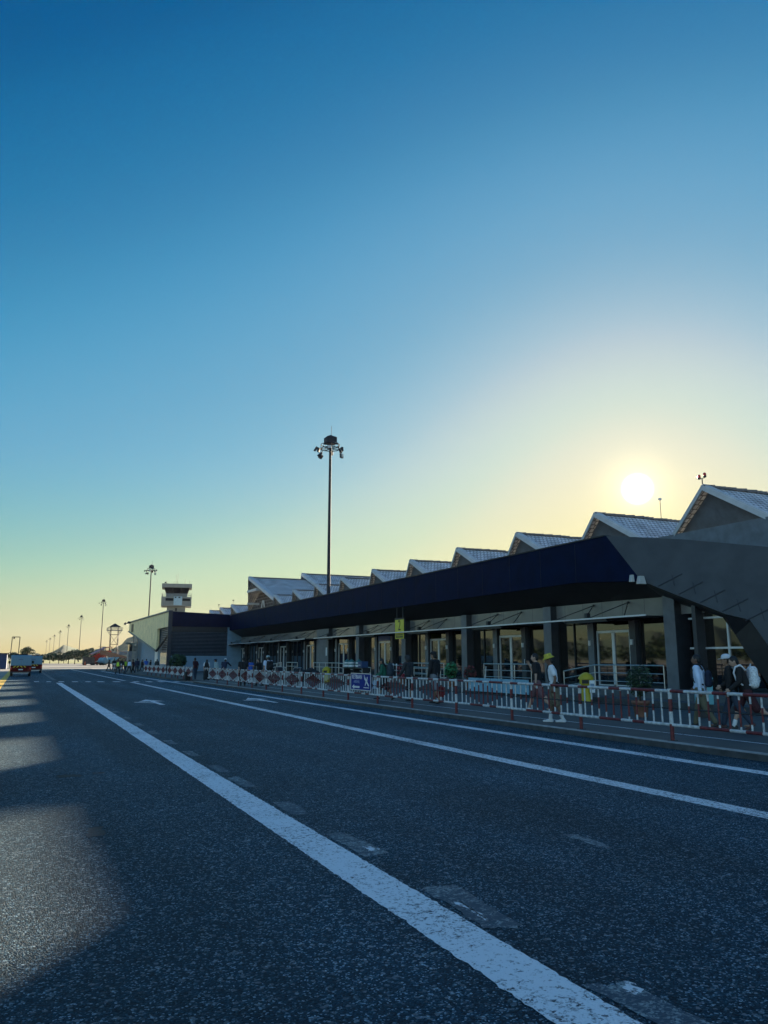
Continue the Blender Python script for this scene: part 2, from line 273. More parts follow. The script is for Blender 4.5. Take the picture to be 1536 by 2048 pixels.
# ------------------------------------------------------------------ mesh helpers
class MB:
    K = 1.0   # scale about the surveyed station point (0, 0, 1.7), used while laying out the terminal from one survey
    def __init__(s, off=(0, 0, 0)):
        s.v = []; s.f = []; s.m = []; s.uv = {}; s.off = V(off); s.sm = set()
    def add(s, vs, fs, m=0, smooth=False):
        b = len(s.v); C0 = V((0, 0, 1.7)); s.v += [C0+(V(p)-C0)*MB.K-s.off for p in vs] if MB.K != 1.0 else [V(p)-s.off for p in vs]
        for f in fs:
            if smooth: s.sm.add(len(s.f))
            s.f.append([i+b for i in f]); s.m.append(m)
    def box(s, x0, x1, y0, y1, z0, z1, m=0):
        if x0 > x1: x0, x1 = x1, x0
        if y0 > y1: y0, y1 = y1, y0
        if z0 > z1: z0, z1 = z1, z0
        vs = [(x, y, z) for z in (z0, z1) for y in (y0, y1) for x in (x0, x1)]
        s.add(vs, [(0, 2, 3, 1), (4, 5, 7, 6), (0, 1, 5, 4), (2, 6, 7, 3), (0, 4, 6, 2), (1, 3, 7, 5)], m)
    def obox(s, c, ax, ay, az, m=0):
        c, ax, ay, az = V(c), V(ax), V(ay), V(az)
        vs = [c+ax*i+ay*j+az*k for k in (-1, 1) for j in (-1, 1) for i in (-1, 1)]
        s.add(vs, [(0, 2, 3, 1), (4, 5, 7, 6), (0, 1, 5, 4), (2, 6, 7, 3), (0, 4, 6, 2), (1, 3, 7, 5)], m)
    def bar(s, p, q, r, r2=None, n=8, m=0, smooth=True):
        p, q = V(p), V(q); r2 = r if r2 is None else r2; d = (q-p)
        if d.length < 1e-6: return
        d.normalize(); a = d.orthogonal().normalized(); b = d.cross(a)
        vs = [p+(a*cos(2*pi*i/n)+b*sin(2*pi*i/n))*r for i in range(n)] + [q+(a*cos(2*pi*i/n)+b*sin(2*pi*i/n))*r2 for i in range(n)]
        s.add(vs, [(i, (i+1) % n, n+(i+1) % n, n+i) for i in range(n)], m, smooth)
        s.add(vs[:n], [tuple(range(n))[::-1]], m); s.add(vs[n:], [tuple(range(n))], m)
    def path(s, pts, r, n=8, m=0):
        for a, b in zip(pts, pts[1:]): s.bar(a, b, r, r, n, m)
        for p in pts[1:-1]: s.ball(p, (r, r, r), m, 6, 4)
    def prism(s, pts, e, m=0):
        e = V(e); n = len(pts); P = [V(p) for p in pts]
        s.add(P+[p+e for p in P], [tuple(range(n))[::-1], tuple(range(n, 2*n))] + [(i, (i+1) % n, n+(i+1) % n, n+i) for i in range(n)], m)
    def lathe(s, prof, c=(0, 0, 0), n=20, m=0, smooth=True):
        c = V(c); vs = [c+V((r*cos(2*pi*i/n), r*sin(2*pi*i/n), z)) for r, z in prof for i in range(n)]
        k = len(prof)
        s.add(vs, [(j*n+i, j*n+(i+1) % n, (j+1)*n+(i+1) % n, (j+1)*n+i) for j in range(k-1) for i in range(n)], m, smooth)
        s.add(vs[:n], [tuple(range(n))[::-1]], m); s.add(vs[-n:], [tuple(range(n))], m)
    def ball(s, c, r, m=0, n=12, k=8, rot=None):
        c = V(c); vs = []
        for j in range(1, k):
            th = pi*j/k
            for i in range(n):
                p = V((r[0]*sin(th)*cos(2*pi*i/n), r[1]*sin(th)*sin(2*pi*i/n), r[2]*cos(th))); vs.append(p)
        vs += [V((0, 0, r[2])), V((0, 0, -r[2]))]
        if rot is not None: vs = [rot @ p for p in vs]
        vs = [c+p for p in vs]; t, bt = len(vs)-2, len(vs)-1
        fs = [(j*n+i, (j+1)*n+i, (j+1)*n+(i+1) % n, j*n+(i+1) % n) for j in range(k-2) for i in range(n)]
        fs += [(t, i, (i+1) % n) for i in range(n)] + [(bt, (k-2)*n+(i+1) % n, (k-2)*n+i) for i in range(n)]
        s.add(vs, fs, m, True)
    def quad(s, a, b, c, d, m=0, uv=None):
        if uv: s.uv[len(s.f)] = uv
        s.add([a, b, c, d], [(0, 1, 2, 3)], m)
    def mesh(s, name, mats):
        me = bpy.data.meshes.new(name); me.from_pydata([tuple(p) for p in s.v], [], s.f)
        for m in (mats if isinstance(mats, (list, tuple)) else [mats]): me.materials.append(m)
        me.polygons.foreach_set('material_index', s.m)
        sm = [i in s.sm for i in range(len(s.f))]; me.polygons.foreach_set('use_smooth', sm)
        if s.uv:
            u = me.uv_layers.new(name='UVMap')
            for i, c in s.uv.items():
                for k, li in enumerate(me.polygons[i].loop_indices): u.data[li].uv = c[k]
        me.update(); return me
    def build(s, name, mats, parent=None, bevel=0):
        o = bpy.data.objects.new(name, s.mesh(name, mats)); COL.objects.link(o)
        if parent: o.parent = parent
        if bevel:
            b = o.modifiers.new('bevel', 'BEVEL'); b.width = bevel; b.segments = 2; b.limit_method = 'ANGLE'
        return o

def tag(o, label=None, cat=None, group=None, kind=None):
    if label: o['label'] = label
    if cat: o['category'] = cat
    if group: o['group'] = group
    if kind: o['kind'] = kind
    return o
def thing(name, label, cat, loc=(0, 0, 0), rz=0, group=None):
    o = bpy.data.objects.new(name, None); COL.objects.link(o); o.empty_display_size = 0.3
    o.location = loc; o.rotation_euler = (0, 0, rz); return tag(o, label, cat, group)
def copy_tree(o, parent=None):
    c = o.copy(); COL.objects.link(c); c.parent = parent
    for ch in list(o.children): copy_tree(ch, c)
    return c
def part_at(mb, name, mats, parent, **k): return mb.build(name, mats, parent, **k)
def text_mesh(body, size, M, name, m, parent, align='CENTER', depth=0.004, sx=1.0):
    cu = bpy.data.curves.new(name, 'FONT'); cu.body = body; cu.size = size; cu.align_x = align; cu.align_y = 'CENTER'; cu.extrude = depth
    o = bpy.data.objects.new(name, cu); COL.objects.link(o); bpy.context.view_layer.update()
    me = bpy.data.meshes.new_from_object(o.evaluated_get(bpy.context.evaluated_depsgraph_get()))
    bpy.data.objects.remove(o); me.transform(M @ Matrix.Scale(sx, 4, (1, 0, 0))); me.materials.clear(); me.materials.append(m)
    o = bpy.data.objects.new(name, me); COL.objects.link(o); o.parent = parent; return o
def uvbox_face(mb, p0, du, dv, lu, lv, m=0):
    """rectangle with metric uv: p0, unit du, dv"""
    p0, du, dv = V(p0), V(du), V(dv)
    mb.quad(p0, p0+du*lu, p0+du*lu+dv*lv, p0+dv*lv, m, [(0, 0), (lu, 0), (lu, lv), (0, lv)])
# ------------------------------------------------------------------ setting
HAZE = 0.00002
def sheet(name, x0, x1, y0, y1, z, m, parent=None):
    b = MB(); b.quad((x0, y0, z), (x1, y0, z), (x1, y1, z), (x0, y1, z)); o = b.build(name, m, parent)
    return tag(o, kind='structure')
sheet('ground', -5000, 5000, -300, 6000, -0.012, M_conc)
sheet('road', -0.95, 11.5, -40, 152, 0.0, M_asph)
sheet('grass_verge', -400, 400, 330, 1500, 0.02, M_grass)
def strip(name, x0, x1, y0, y1, m, z=0.004, jit=0.005, near=14):
    """a painted line along Y with slightly ragged edges"""
    b = MB(); ys = [y0]; rn = random.Random(int(x0*100+y0))
    while ys[-1] < y1:
        ys.append(min(y1, ys[-1]+(0.045 if ys[-1] < near else 0.4)))
    L = [(x0+rn.gauss(0, jit), y, z) for y in ys]; R = [(x1+rn.gauss(0, jit), y, z) for y in ys]
    n = len(ys); b.add(L+R, [(i, n+i, n+i+1, i+1) for i in range(n-1)])
    return tag(b.build(name, m), kind='structure')
strip('lane_line', 2.43, 2.81, -4, 62.5, M_line)
strip('lane_line', 7.46, 7.78, -4, 62, M_line_thin)
strip('lane_line', 7.5, 7.74, 66, 140, M_line_thin)
strip('lane_line', 10.22, 10.52, -4, 118, M_line_thin)
strip('lane_line', 2.46, 2.76, 70, 130, M_ghost)
strip('edge_line', -1.42, -0.95, -20, 150, M_yel)
strip('pavement_line', 12.85, 12.93, 4, 62, M_line_thin, 0.128, 0.003)
for (x0, x1) in ((1.03, 1.38), (1.9, 2.2), (2.73, 3.11), (3.66, 4.07), (4.59, 4.97), (5.42, 5.87), (6.5, 6.98), (7.9, 8.3), (8.8, 9.2), (9.6, 9.99), (10.7, 11.1)):
    yc = 66.7-0.47*x0
    b = MB(); b.quad((x0, yc-0.75, .004), (x1, yc-0.95, .004), (x1, yc+0.75, .004), (x0, yc+0.95, .004)); tag(b.build('crossing_dash', M_line), kind='structure')
for i, (x, y) in enumerate(((5.0, 33.1), (9.35, 32.8))):
    b = MB(); z = .004
    b.quad((x-.10, y-2.1, z), (x+.10, y-2.1, z), (x+.10, y+.6, z), (x-.10, y+.6, z))
    b.add([(x-.55, y+.5, z), (x+.45, y+.5, z), (x-.05, y+2.1, z)], [(0, 1, 2)])
    b.add([(x-.10, y-.9, z), (x-.75, y+.0, z), (x-.75, y+.35, z), (x-.10, y-.45, z)], [(0, 3, 2, 1)])
    tag(b.build('lane_arrow', M_line), kind='structure')
# scraped-off remains of an older dashed line beside the white one
def blot(pts, m=M_ghost, z=.003, name='scraped_marking'):
    b = MB(); rn = random.Random(len(pts)*7+int(pts[0][1]*10)); P = []
    for (a, c) in zip(pts, pts[1:]+pts[:1]):
        for k in range(8):
            t = k/8; P.append((a[0]+(c[0]-a[0])*t+rn.gauss(0, .012), a[1]+(c[1]-a[1])*t+rn.gauss(0, .02), z))
    b.add(P, [tuple(range(len(P)))[::-1]]); tag(b.build(name, m), kind='structure')
blot([(2.88, 5.64), (3.14, 5.60), (3.09, 4.6), (2.83, 4.64)])
blot([(2.86, 7.65), (3.07, 7.65), (3.11, 6.72), (2.86, 6.65)])
blot([(2.89, 9.55), (3.10, 9.53), (3.07, 8.69), (2.86, 8.75)])
blot([(2.86, 11.75), (3.03, 11.82), (3.05, 10.72), (2.86, 10.8)])
blot([(2.85, 3.66), (3.08, 3.61), (3.12, 2.6), (2.9, 2.6)])
for y in (13.2, 15.4, 17.6, 20, 22.5, 25, 28): blot([(2.87, y), (3.05, y), (3.05, y-.9), (2.87, y-.85)])
blot([(4.98, 6.66), (5.13, 6.62), (5.06, 6.02), (4.97, 6.1)])
blot([(2.93, 5.2), (2.97, 5.22), (2.96, 4.8), (2.92, 4.78)], M_line_thin, .0045, 'paint_remnant')
blot([(3.02, 3.58), (3.08, 3.6), (3.09, 3.5), (3.0, 3.48)], M_line_thin, .0045, 'paint_remnant')
blot([(3.0, 7.0), (3.08, 6.98), (3.1, 6.86), (2.98, 6.84)], M_line_thin, .0045, 'paint_remnant')
M_stain = paint_mat('oil_stain', (.004, .006, .009), .47, (.012, .022, .034), 5)
blot([(.62, 13.05), (.95, 13.0), (.93, 12.75), (.60, 12.8)], M_stain, .003, 'oil_stain'); blot([(1.12, 13.1), (1.3, 13.1), (1.28, 12.95), (1.12, 12.95)], M_stain, .003, 'oil_stain')
blot([(.75, 8.9), (.9, 8.95), (.88, 8.5), (.72, 8.5)], M_stain, .003, 'oil_stain')
b = MB(); b.box(11.53, 11.68, -12, 58.5, -0.01, 0.127, 0); b.box(11.5, 11.53, -12, 58.5, -.01, .11, 1); tag(b.build('kerb', [M_kerb, M_kerbd], bevel=0.012), kind='structure')  # face coloured darker than the top, its shade put into the colour
b = MB(); b.box(11.68, 34, -12, 58.5, -0.01, 0.12); b.box(12.3, 34, 58.5, 64.5, -.01, .12); b.box(11.6, 34, 64.5, 125, -.01, .12)
tag(b.build('pavement', M_pave), kind='structure')
b = MB(); b.box(19.75, 20.0, 5, 75, .12, .30); b.box(20.0, 22.2, 5, 75, .12, .20)
tag(b.build('walkway_kerb', M_kerbd, bevel=0.01), kind='structure')
b = MB(); b.box(23.2, 33, 2, 120, .12, .375); tag(b.build('entrance_platform', M_plat, bevel=0.01), kind='structure')

# hills: one rolling strip of terrain far beyond the airfield
def hill_h(az, r):
    d = math.degrees(az)
    h = 0
    for c, w, a in ((2.9, 1.3, 27), (7.6, 1.6, 62), (5.2, 1.0, 14), (12, 3, 50), (-3, 3, 10), (-30, 9, 60), (-46, 7, 85), (-58, 6, 62), (-75, 9, 90), (-95, 12, 70), (30, 12, 40)):
        h += a*math.exp(-((d-c)/w)**2)
    h += 4*sin(d*3.1)+2.5*sin(d*7.7+1)+1.5*sin(d*17.3+2)
    return max(0.5, h+9)
b = MB(); NA, NR = 520, 9
az0, az1 = radians(-115), radians(45)
for i in range(NA+1):
    a = az0+(az1-az0)*i/NA
    for j in range(NR+1):
        r = 1500+j*150; t = math.sin(pi*min(1, j/NR)*0.62)/math.sin(pi*0.62*0.8); t = min(1.0, t)
        rn = math.sin(i*12.9898+j*78.233)*43758.5453; rn -= math.floor(rn)
        b.v.append(V((r*sin(a), r*cos(a), (hill_h(a, r)*t+(rn-.5)*4*t if j else -1))))
for i in range(NA):
    for j in range(NR):
        k = i*(NR+1)+j; b.sm.add(len(b.f)); b.f.append([k, k+NR+1, k+NR+2, k+1]); b.m.append(0)
tag(b.build('hills', M_hill), kind='structure')

# a belt of trees across the apron to the left of the road (mirrored in the terminal's glass)
b = MB(); rn = random.Random(9)
for i in range(46):
    y = -20+i*7+rn.uniform(-2, 2); h = rn.uniform(3.5, 7.5); x = -105+rn.uniform(-6, 6)
    for k in range(75):
        d = V((rn.gauss(0, .5), rn.gauss(0, .5), rn.gauss(0, .42))); c = V((x, y, h*.5+1))+V((d.x*4, d.y*4.5, d.z*h*.55)); a_ = V((rn.gauss(0, 1), rn.gauss(0, 1), rn.gauss(0, 1))).normalized(); o_ = a_.orthogonal().normalized()
        b.add([c-a_*.8, c+o_*.5, c+a_*.8, c-o_*.5], [(0, 1, 2, 3)], k % 2)
tag(b.build('treeline', [M_leafd, M_leaf]), kind='stuff')
# ------------------------------------------------------------------ terminal building
BX, BY = 26.0, 65.0
T = thing('terminal_building', 'long low airport terminal with navy fascia and a row of tiled gables', 'terminal', (BX, BY, 0))
OFF = (BX, BY, 0)
KW = 27.1/26; MB.K = KW
BAY, P0 = 8.83, 25.72
b = MB(OFF)
for y0, y1 in ((24.4, 110),):   # upper wall band with joints, uv in metres along Y
    b.quad((26, y1, 3.62), (26, y0, 3.62), (26, y0, 4.47), (26, y1, 4.47), 0, [(y1, .3), (y0, .3), (y0, 1.2), (y1, 1.2)])
b.build('transom_wall', M_pale, T)
b = MB(OFF); b.box(26.9, 33.8, 22.5, 110, .432, 4.44); b.build('light_stop_core', M_core, T)  # solid dark block added behind the glass to stop light
MB.K = 1.0
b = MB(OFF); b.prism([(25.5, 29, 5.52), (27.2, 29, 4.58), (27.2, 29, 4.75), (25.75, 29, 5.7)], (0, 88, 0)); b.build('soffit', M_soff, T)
b = MB(OFF); b.box(25.76, 35, 30.5, 150, 6.7, 6.9); b.build('roof_deck', M_dsteel, T)
# fascia: a deep navy band, its near end cut back on the slant of the hood
b = MB(OFF); A = [(25.4, 27.37, 5.19), (25.4, 29.59, 7.58), (25.4, 105.9, 7.52), (25.4, 105.9, 5.5), (25.4, 32, 5.52)]
b.prism(A, (.35, 0, 0)); fa = b.build('fascia', M_navy, T)
b = MB(OFF); b.box(25.35, 25.8, 29.7, 105.9, 7.585, 7.64); b.build('fascia_coping', M_dsteel, T)
for i in range(25):
    b = MB(OFF); b.box(25.388, 25.398, 32+i*3.0, 32.012+i*3.0, 5.54, 7.5); b.build('panel_joint', M_soff, fa)
# folded hood closing the near end of the canopy, leaning back, its lower edge running down to the right
hood = [V(q) for q in ((25.4, 27.37, 5.19), (25.87, 25.87, 4.48), (26.52, 23.84, 3.54), (26.88, 22.93, 3.26), (26.8, 22.12, 2.24), (26.7, 21.58, 1.47), (26.5, 20.6, .2), (30.2, 19.2, 5.8), (28.92, 21.92, 6.13), (26.97, 26.27, 7.04), (25.4, 29.59, 7.58))]
HN = V((-.8, -.44, .41)).normalized()
b = MB(OFF); b.prism([q+HN*.02 for q in hood], -HN*.3); hd = b.build('hood_panel', M_hoodc, T)
b = MB(OFF)   # diamond lattice of cladding joints standing proud of the hood
low = hood[:6]; topd = (hood[9]-hood[10]).normalized()
def hbar(p, q, w=.022):
    d = (q-p).normalized(); s_ = d.cross(HN); b.obox((p+q)/2+HN*.03, d*((q-p).length/2), s_*w, HN*.012)
ed = (hood[2]-hood[0]).normalized(); upv = HN.cross(ed).normalized()
if upv.z < 0: upv = -upv
for k in range(5):
    p = hood[0]+ed*(.75+k*1.02); hbar(p+ed*.1+upv*.05, p+ed*.75+upv*1.0); hbar(p+ed*.75+upv*.35, p+ed*.36+upv*.8, .014)
b.build('hood_joint', M_dsteel, hd)
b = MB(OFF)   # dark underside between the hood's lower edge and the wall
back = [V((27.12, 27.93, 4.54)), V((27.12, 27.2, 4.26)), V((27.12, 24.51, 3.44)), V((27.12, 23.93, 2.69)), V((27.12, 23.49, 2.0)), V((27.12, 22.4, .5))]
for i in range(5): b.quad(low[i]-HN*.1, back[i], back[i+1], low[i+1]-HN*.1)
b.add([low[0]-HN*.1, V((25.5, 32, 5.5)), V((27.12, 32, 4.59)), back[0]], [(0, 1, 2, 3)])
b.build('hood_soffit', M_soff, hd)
MB.K = KW
MB.K = 1.0
b = MB(OFF); b.box(28.6, 46, -6, 22.6, .12, 5.3); sw = b.build('side_wing', M_hoodc, T)
b = MB(OFF); b.box(28.3, 46.2, -6.3, 22.8, 5.3, 5.5); b.build('wing_roof', M_dsteel, sw)
b = MB(OFF); b.box(28.54, 28.6, -4, 20, 1.2, 3.4); b.build('window', M_glass, sw)
MB.K = KW
# pilasters, doors, windows, awnings for every bay
pil = None
for k in range(6):
    y0 = P0+BAY*k
    if k == 5:
        y0, w, xf = 68.3, 3.2, 25.62
    else: w, xf = .66, 25.62
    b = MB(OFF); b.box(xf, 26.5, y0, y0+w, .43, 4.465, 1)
    b.box(xf-.02, xf, y0+.0, y0+w, .43, 4.46, 0); b.build('pilaster', [M_stone, M_dstone], T)  # pale front, dark sides: light and shade of one stone painted on
b = MB(OFF); b.box(25.59, 25.598, 68.6, 68.95, 2.0, 2.75); b.build('notice', M_whitep, T)
def bay_parts(y0, y1, yc, lit=True):
    """glazed bay: mirror-glass panes, piers with lit and shaded faces painted in beside the double door, awning on tension rods"""
    for (a, c) in ((y0, yc-1.75), (yc+1.75, y1)):
        if c-a < .3: continue
        b = MB(OFF); b.box(26.12, 26.16, a+.05, c-.05, .47, 3.58); wn = b.build('window', M_glass, T)
        b = MB(OFF); n = max(1, round((c-a)/1.5))
        for i in range(n+1):
            y = a+(c-a)*i/n; b.box(26.06, 26.2, y-.03, y+.03, .47, 3.58)
        b.box(26.07, 26.19, a, c, .44, .5); b.box(26.07, 26.19, a, c, 3.57, 3.62); b.build('window_frame', M_dsteel, wn)
    for s in (-1, 1):
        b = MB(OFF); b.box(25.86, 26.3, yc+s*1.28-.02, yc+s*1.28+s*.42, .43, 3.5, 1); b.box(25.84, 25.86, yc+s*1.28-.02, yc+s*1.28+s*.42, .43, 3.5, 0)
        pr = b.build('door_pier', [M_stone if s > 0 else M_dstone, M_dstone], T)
        b = MB(OFF); b.box(25.74, 25.84, yc+s*1.5-.05, yc+s*1.5+.05, 2.35, 2.6); b.build('wall_lamp', M_alu, pr)
    b = MB(OFF); x0, x1 = 25.98, 26.06
    for y in (yc-1.19, yc+1.19-.08): b.box(x0, x1, y, y+.08, .43, 3.07)
    b.box(x0, x1, yc-.09, yc+.09, .43, 2.98); b.box(x0, x1, yc-1.11, yc+1.11, 2.95, 3.07); b.box(x0, x1, yc-1.11, yc+1.11, .432, .49)
    d = b.build('door', M_alu, T)
    b = MB(OFF); b.box(26.03, 26.05, yc-1.1, yc+1.1, .5, 2.95); b.build('door_pane', M_glass, d)
    b = MB(OFF); b.box(25.97, 26.05, yc-1.19, yc+1.19, 3.08, 3.55); b.build('fanlight', M_glass, d)
    b = MB(OFF); ya, yb = y0-.3, y1+.35
    b.box(24.35, 26.0, yc-3.2, yc+3.2, 3.56, 3.60, 1)
    b.box(24.28, 24.35, ya, yb, 3.53, 3.60, 0)
    b.box(24.3, 25.95, yc-3.22, yc-3.15, 3.52, 3.61, 1); b.box(24.3, 25.95, yc+3.15, yc+3.22, 3.52, 3.61, 1)
    for s in (-1, 1): b.box(24.3, 26.0, yc+s*1.5-.05, yc+s*1.5+.05, 3.45, 3.56, 1)
    b.box(24.36, 24.5, yc-1.55, yc+1.55, 3.4, 3.55, 1); b.box(24.4, 24.6, yc-.1, yc+.1, 3.6, 3.85, 1)
    aw = b.build('awning', [M_alu, M_dsteel], T)
    b = MB(OFF)
    for s in (-1, 1):
        top = V((25.93, yc+s*1.25, 4.33))
        b.ball(top, (.06, .06, .06), 0, 8, 6)
        b.bar(top, (24.45, yc+s*2.6, 3.6), .022, n=6); b.bar(top, (24.45, yc+s*.12, 3.6), .022, n=6)
    b.build('tension_rod', M_dsteel, aw)
for k in range(9):
    yc = 30.17+BAY*k
    y0 = P0+BAY*k+.66; y1 = P0+BAY*(k+1)
    if k == 4: y1 = 68.3
    if k == 5: y0, y1 = 71.5, 78.8
    if k > 5: y0, y1 = yc-4.4, yc+4.4
    bay_parts(y0, y1, yc)
# blue lit name-board over one door
b = MB(OFF); b.box(25.9, 25.96, 55.6, 57.7, 3.12, 3.5); b.build('door_sign', mat('blue_sign_face', (.02, .10, .32), .4), T)
# end glazing beyond the last pilaster with white glazing bars
MB.K = 1.0; b = MB(OFF); b.prism([(27.2, y, z) for y, z in ((22.6, .4), (23.3, 1.8), (23.85, 2.7), (24.5, 3.5), (26.2, 4.05), (26.2, .4))], (.04, 0, 0)); gw = b.build('window', M_glass, T); MB.K = KW
b = MB(OFF); x0, x1 = 26.04, 26.12
b.box(x0, x1, 23.31, 23.39, 1.2, 3.44); b.box(x0, x1, 23.39, 25.4, 3.36, 3.44); b.box(x0, x1, 21.9, 23.31, 2.11, 2.19); b.box(x0, x1, 23.39, 25.4, 2.11, 2.19); b.box(x0, x1, 21.4, 21.9, 2.11, 2.19)
b.build('glazing_bar', M_alu, gw)
b = MB(OFF); b.box(25.6, 26.3, 24.55, 24.75, .43, 4.46); b.build('corner_post', M_dstone, T)
# wall under the gables
b = MB(OFF); b.box(33.4, 33.7, 16.5, 165, 5.0, 8.7); b.build('upper_wall', M_gpan, T)
# gables
GY0, GX, GZ = 30.12, 32.6, 10.8
LEAN, SL, HW = .28, .66, 4.42
def slope(mb, a, b_, c, d, m=0):
    """a-b ridge line, c below b, d below a; uv in metres"""
    a, b_, c, d = map(V, (a, b_, c, d)); lu = (b_-a).length; lv = (d-a).length; sk = (d-a).dot((b_-a).normalized())
    mb.quad(a, d, c, b_, m, [(0, lv), (sk, 0), (sk+(c-d).length, 0), (lu, lv)])
def gable(yk, group_root, x_end=50):
    ap = V((GX, yk, GZ)); zb = GZ-SL*HW
    b = MB((GX, yk, 0)); b.off = V(OFF)
    for s in (-1, 1):
        d = V((GX+LEAN*HW, yk+s*HW, zb)); c = V((x_end, yk+s*HW, zb)); e = V((x_end, yk, GZ))
        slope(b, ap, e, c, d) if s < 0 else slope(b, e, ap, d, c)
        # eaves thickness
        for p, q in ((ap, d),):
            n = V((0, 0, -.12)); b.quad(p+n, q+n, q, p, 1) if s > 0 else b.quad(p, q, q+n, p+n, 1)
    g = b.build('gable_roof', [M_tile, M_barge], group_root)
    b = MB(OFF)
    rn = random.Random(int(yk*10))
    x = GX
    while x < x_end:
        b.obox((x+.2, yk, GZ+.05+rn.gauss(0, .012)), (.205, 0, .02), (0, .13, 0), (0, 0, .075)); x += .4
    b.build('ridge_cap', M_ridge, g)
    b = MB(OFF)
    for s in (-1, 1):
        p = ap+V((-.06, 0, .10)); q = V((GX+LEAN*HW-.06, yk+s*HW, zb+.10)); dn = V((0, 0, -.30)); th = V((.09, 0, 0))
        vs = [p, q, q+dn, p+dn]; b.prism(vs if s > 0 else vs[::-1], th)
        # broad white verge lying on the tiles
        w = V((.36, 0, 0)); up = V((0, 0, .03)); vv = [p+th+up*0, q+th, q+th+w, p+th+w]
        b.prism([u+V((0, 0, .0)) for u in vv], (0, 0, .06))
    b.build('bargeboard', M_barge, g)
    b = MB(OFF); zi = GZ-.35; xi = GX+.45
    b.add([(xi, yk, zi+.1), (xi+LEAN*HW, yk-HW, zb-.05), (xi+LEAN*HW, yk+HW, zb-.05)], [(0, 2, 1)])
    b.add([(xi+.3, yk, zi-.7), (xi+1.2, yk-.6, zb+.3), (xi+1.2, yk+.6, zb+.3)], [(0, 2, 1)])
    b.build('gable_panel', M_gpan, g)
    return g
g0 = gable(GY0, T)
for k in [-1]+list(range(1, 10)):
    c = copy_tree(g0, T); c.location = (0, BAY*KW*k, 0)
for k in (12.02, 13.0, 14.0):
    c = copy_tree(g0, T); c.location = (.2, BAY*KW*k, .2)
def big_gable(ax, ay, az, hw, sl, lean, x_end):
    ap = V((ax, ay, az)); zb = az-sl*hw; b = MB(OFF)
    for s in (-1, 1):
        d = V((ax+lean*hw, ay+s*hw, zb)); c = V((x_end, ay+s*hw, zb)); e = V((x_end, ay, az))
        slope(b, ap, e, c, d) if s < 0 else slope(b, e, ap, d, c)
    g = b.build('large_gable_roof', [M_tile], T)
    b = MB(OFF); x = ax
    while x < x_end: b.obox((x+.3, ay, az+.06), (.305, 0, .02), (0, .18, 0), (0, 0, .09)); x += .6
    b.build('ridge_cap', M_ridge, g)
    b = MB(OFF)
    for s in (-1, 1):
        p = ap+V((-.08, 0, .14)); q = V((ax+lean*hw-.08, ay+s*hw, zb+.14)); dn = V((0, 0, -.45)); th = V((.12, 0, 0))
        vs = [p, q, q+dn, p+dn]; b.prism(vs if s > 0 else vs[::-1], th); w = V((.6, 0, 0))
        b.prism([p+th, q+th, q+th+w, p+th+w], (0, 0, .06))
    b.build('bargeboard', M_barge, g)
    b = MB(OFF); xi = ax+2.6
    P3 = [(xi, ay, az-1.0), (xi+.3, ay-hw, zb-.1), (xi+.3, ay+hw, zb-.1)]
    b.uv[len(b.f)] = [(p[1], p[2]) for p in (P3[0], P3[2], P3[1])]; b.add(P3, [(0, 2, 1)]); b.build('gable_panel', M_brown, g)
    b = MB(OFF)
    for s in (-1, 1):
        p, q = V((xi-.1, ay, az-3.6)), V((xi-.1, ay+s*2.2, az-8)); n = V((0, s*.5, 0))
        b.prism([p, q, q+n, p+n] if s > 0 else [p+n, q+n, q, p], (.08, 0, 0))
    b.build('gable_trim', M_barge, g)
    b = MB(OFF); b.box(ax+.6, ax+2.6, ay+2.4, ay+2.6, az-4.2, az-3.9); b.box(ax+.5, ax+2.6, ay-2.6, ay+2.6, az-2.3, az-1.9); b.build('gable_beam', M_barge, g)
big_gable(32.6, 124.2, 14.7, 15, .52, .28, 60)
big_gable(42, 125.3, 15.8, 15, .52, .28, 74)
# things on the roofs
MB.K = 1.0
t = thing('obstruction_light', 'twin red warning lamps on a short post at the apex of the nearest gable', 'warning light', (34.0, 31.4, 11.34))
b = MB(); b.bar((0, 0, 0), (0, 0, .30), .03); b.bar((-.02, .2, .30), (.02, -.2, .34), .022); b.build('bracket', M_dsteel, t)
for s in (-1, 1):
    b = MB(); b.lathe([(.05, 0), (.09, .02), (.09, .1)], (0, -.2*s, .32+.02*s), 10); b.build('lamp_base', M_dsteel, t)
    b = MB(); b.lathe([(.085, .1), (.09, .16), (.075, .24), (.03, .28)], (0, -.2*s, .32+.02*s), 12); b.build('lamp_dome', M_lampr, t)
t = thing('lightning_rod', 'thin rod topped with a pale ball standing on the second gable ridge', 'lightning rod', (39.8, 40.6, 11.29))
b = MB(); b.bar((0, 0, 0), (0, 0, 1.35), .02); b.build('rod', M_dsteel, t)
b = MB(); b.ball((0, 0, 1.4), (.13, .13, .1)); b.build('ball_finial', M_alu, t)
t = thing('floodlight', 'small white floodlight pair on the canopy corner beside the slanted hood', 'floodlight', (25.2, 27.25, 5.05)); t.scale = (1.4,)*3
b = MB(); b.box(-.02, .2, -.05, .05, .1, .16); b.build('bracket', M_dsteel, t)
b = MB(); b.prism([(-.16, -.12, -.02), (.16, -.12, -.02), (.08, -.12, .24), (-.08, -.12, .24)], (0, .14, 0)); b.build('lamp_housing', M_lampg, t, bevel=.01)
b = MB(); b.prism([(-.34, .02, .05), (-.2, .02, .05), (-.22, .02, .28), (-.3, .02, .28)], (0, .12, 0)); b.build('lamp_housing', M_lampg, t, bevel=.01)
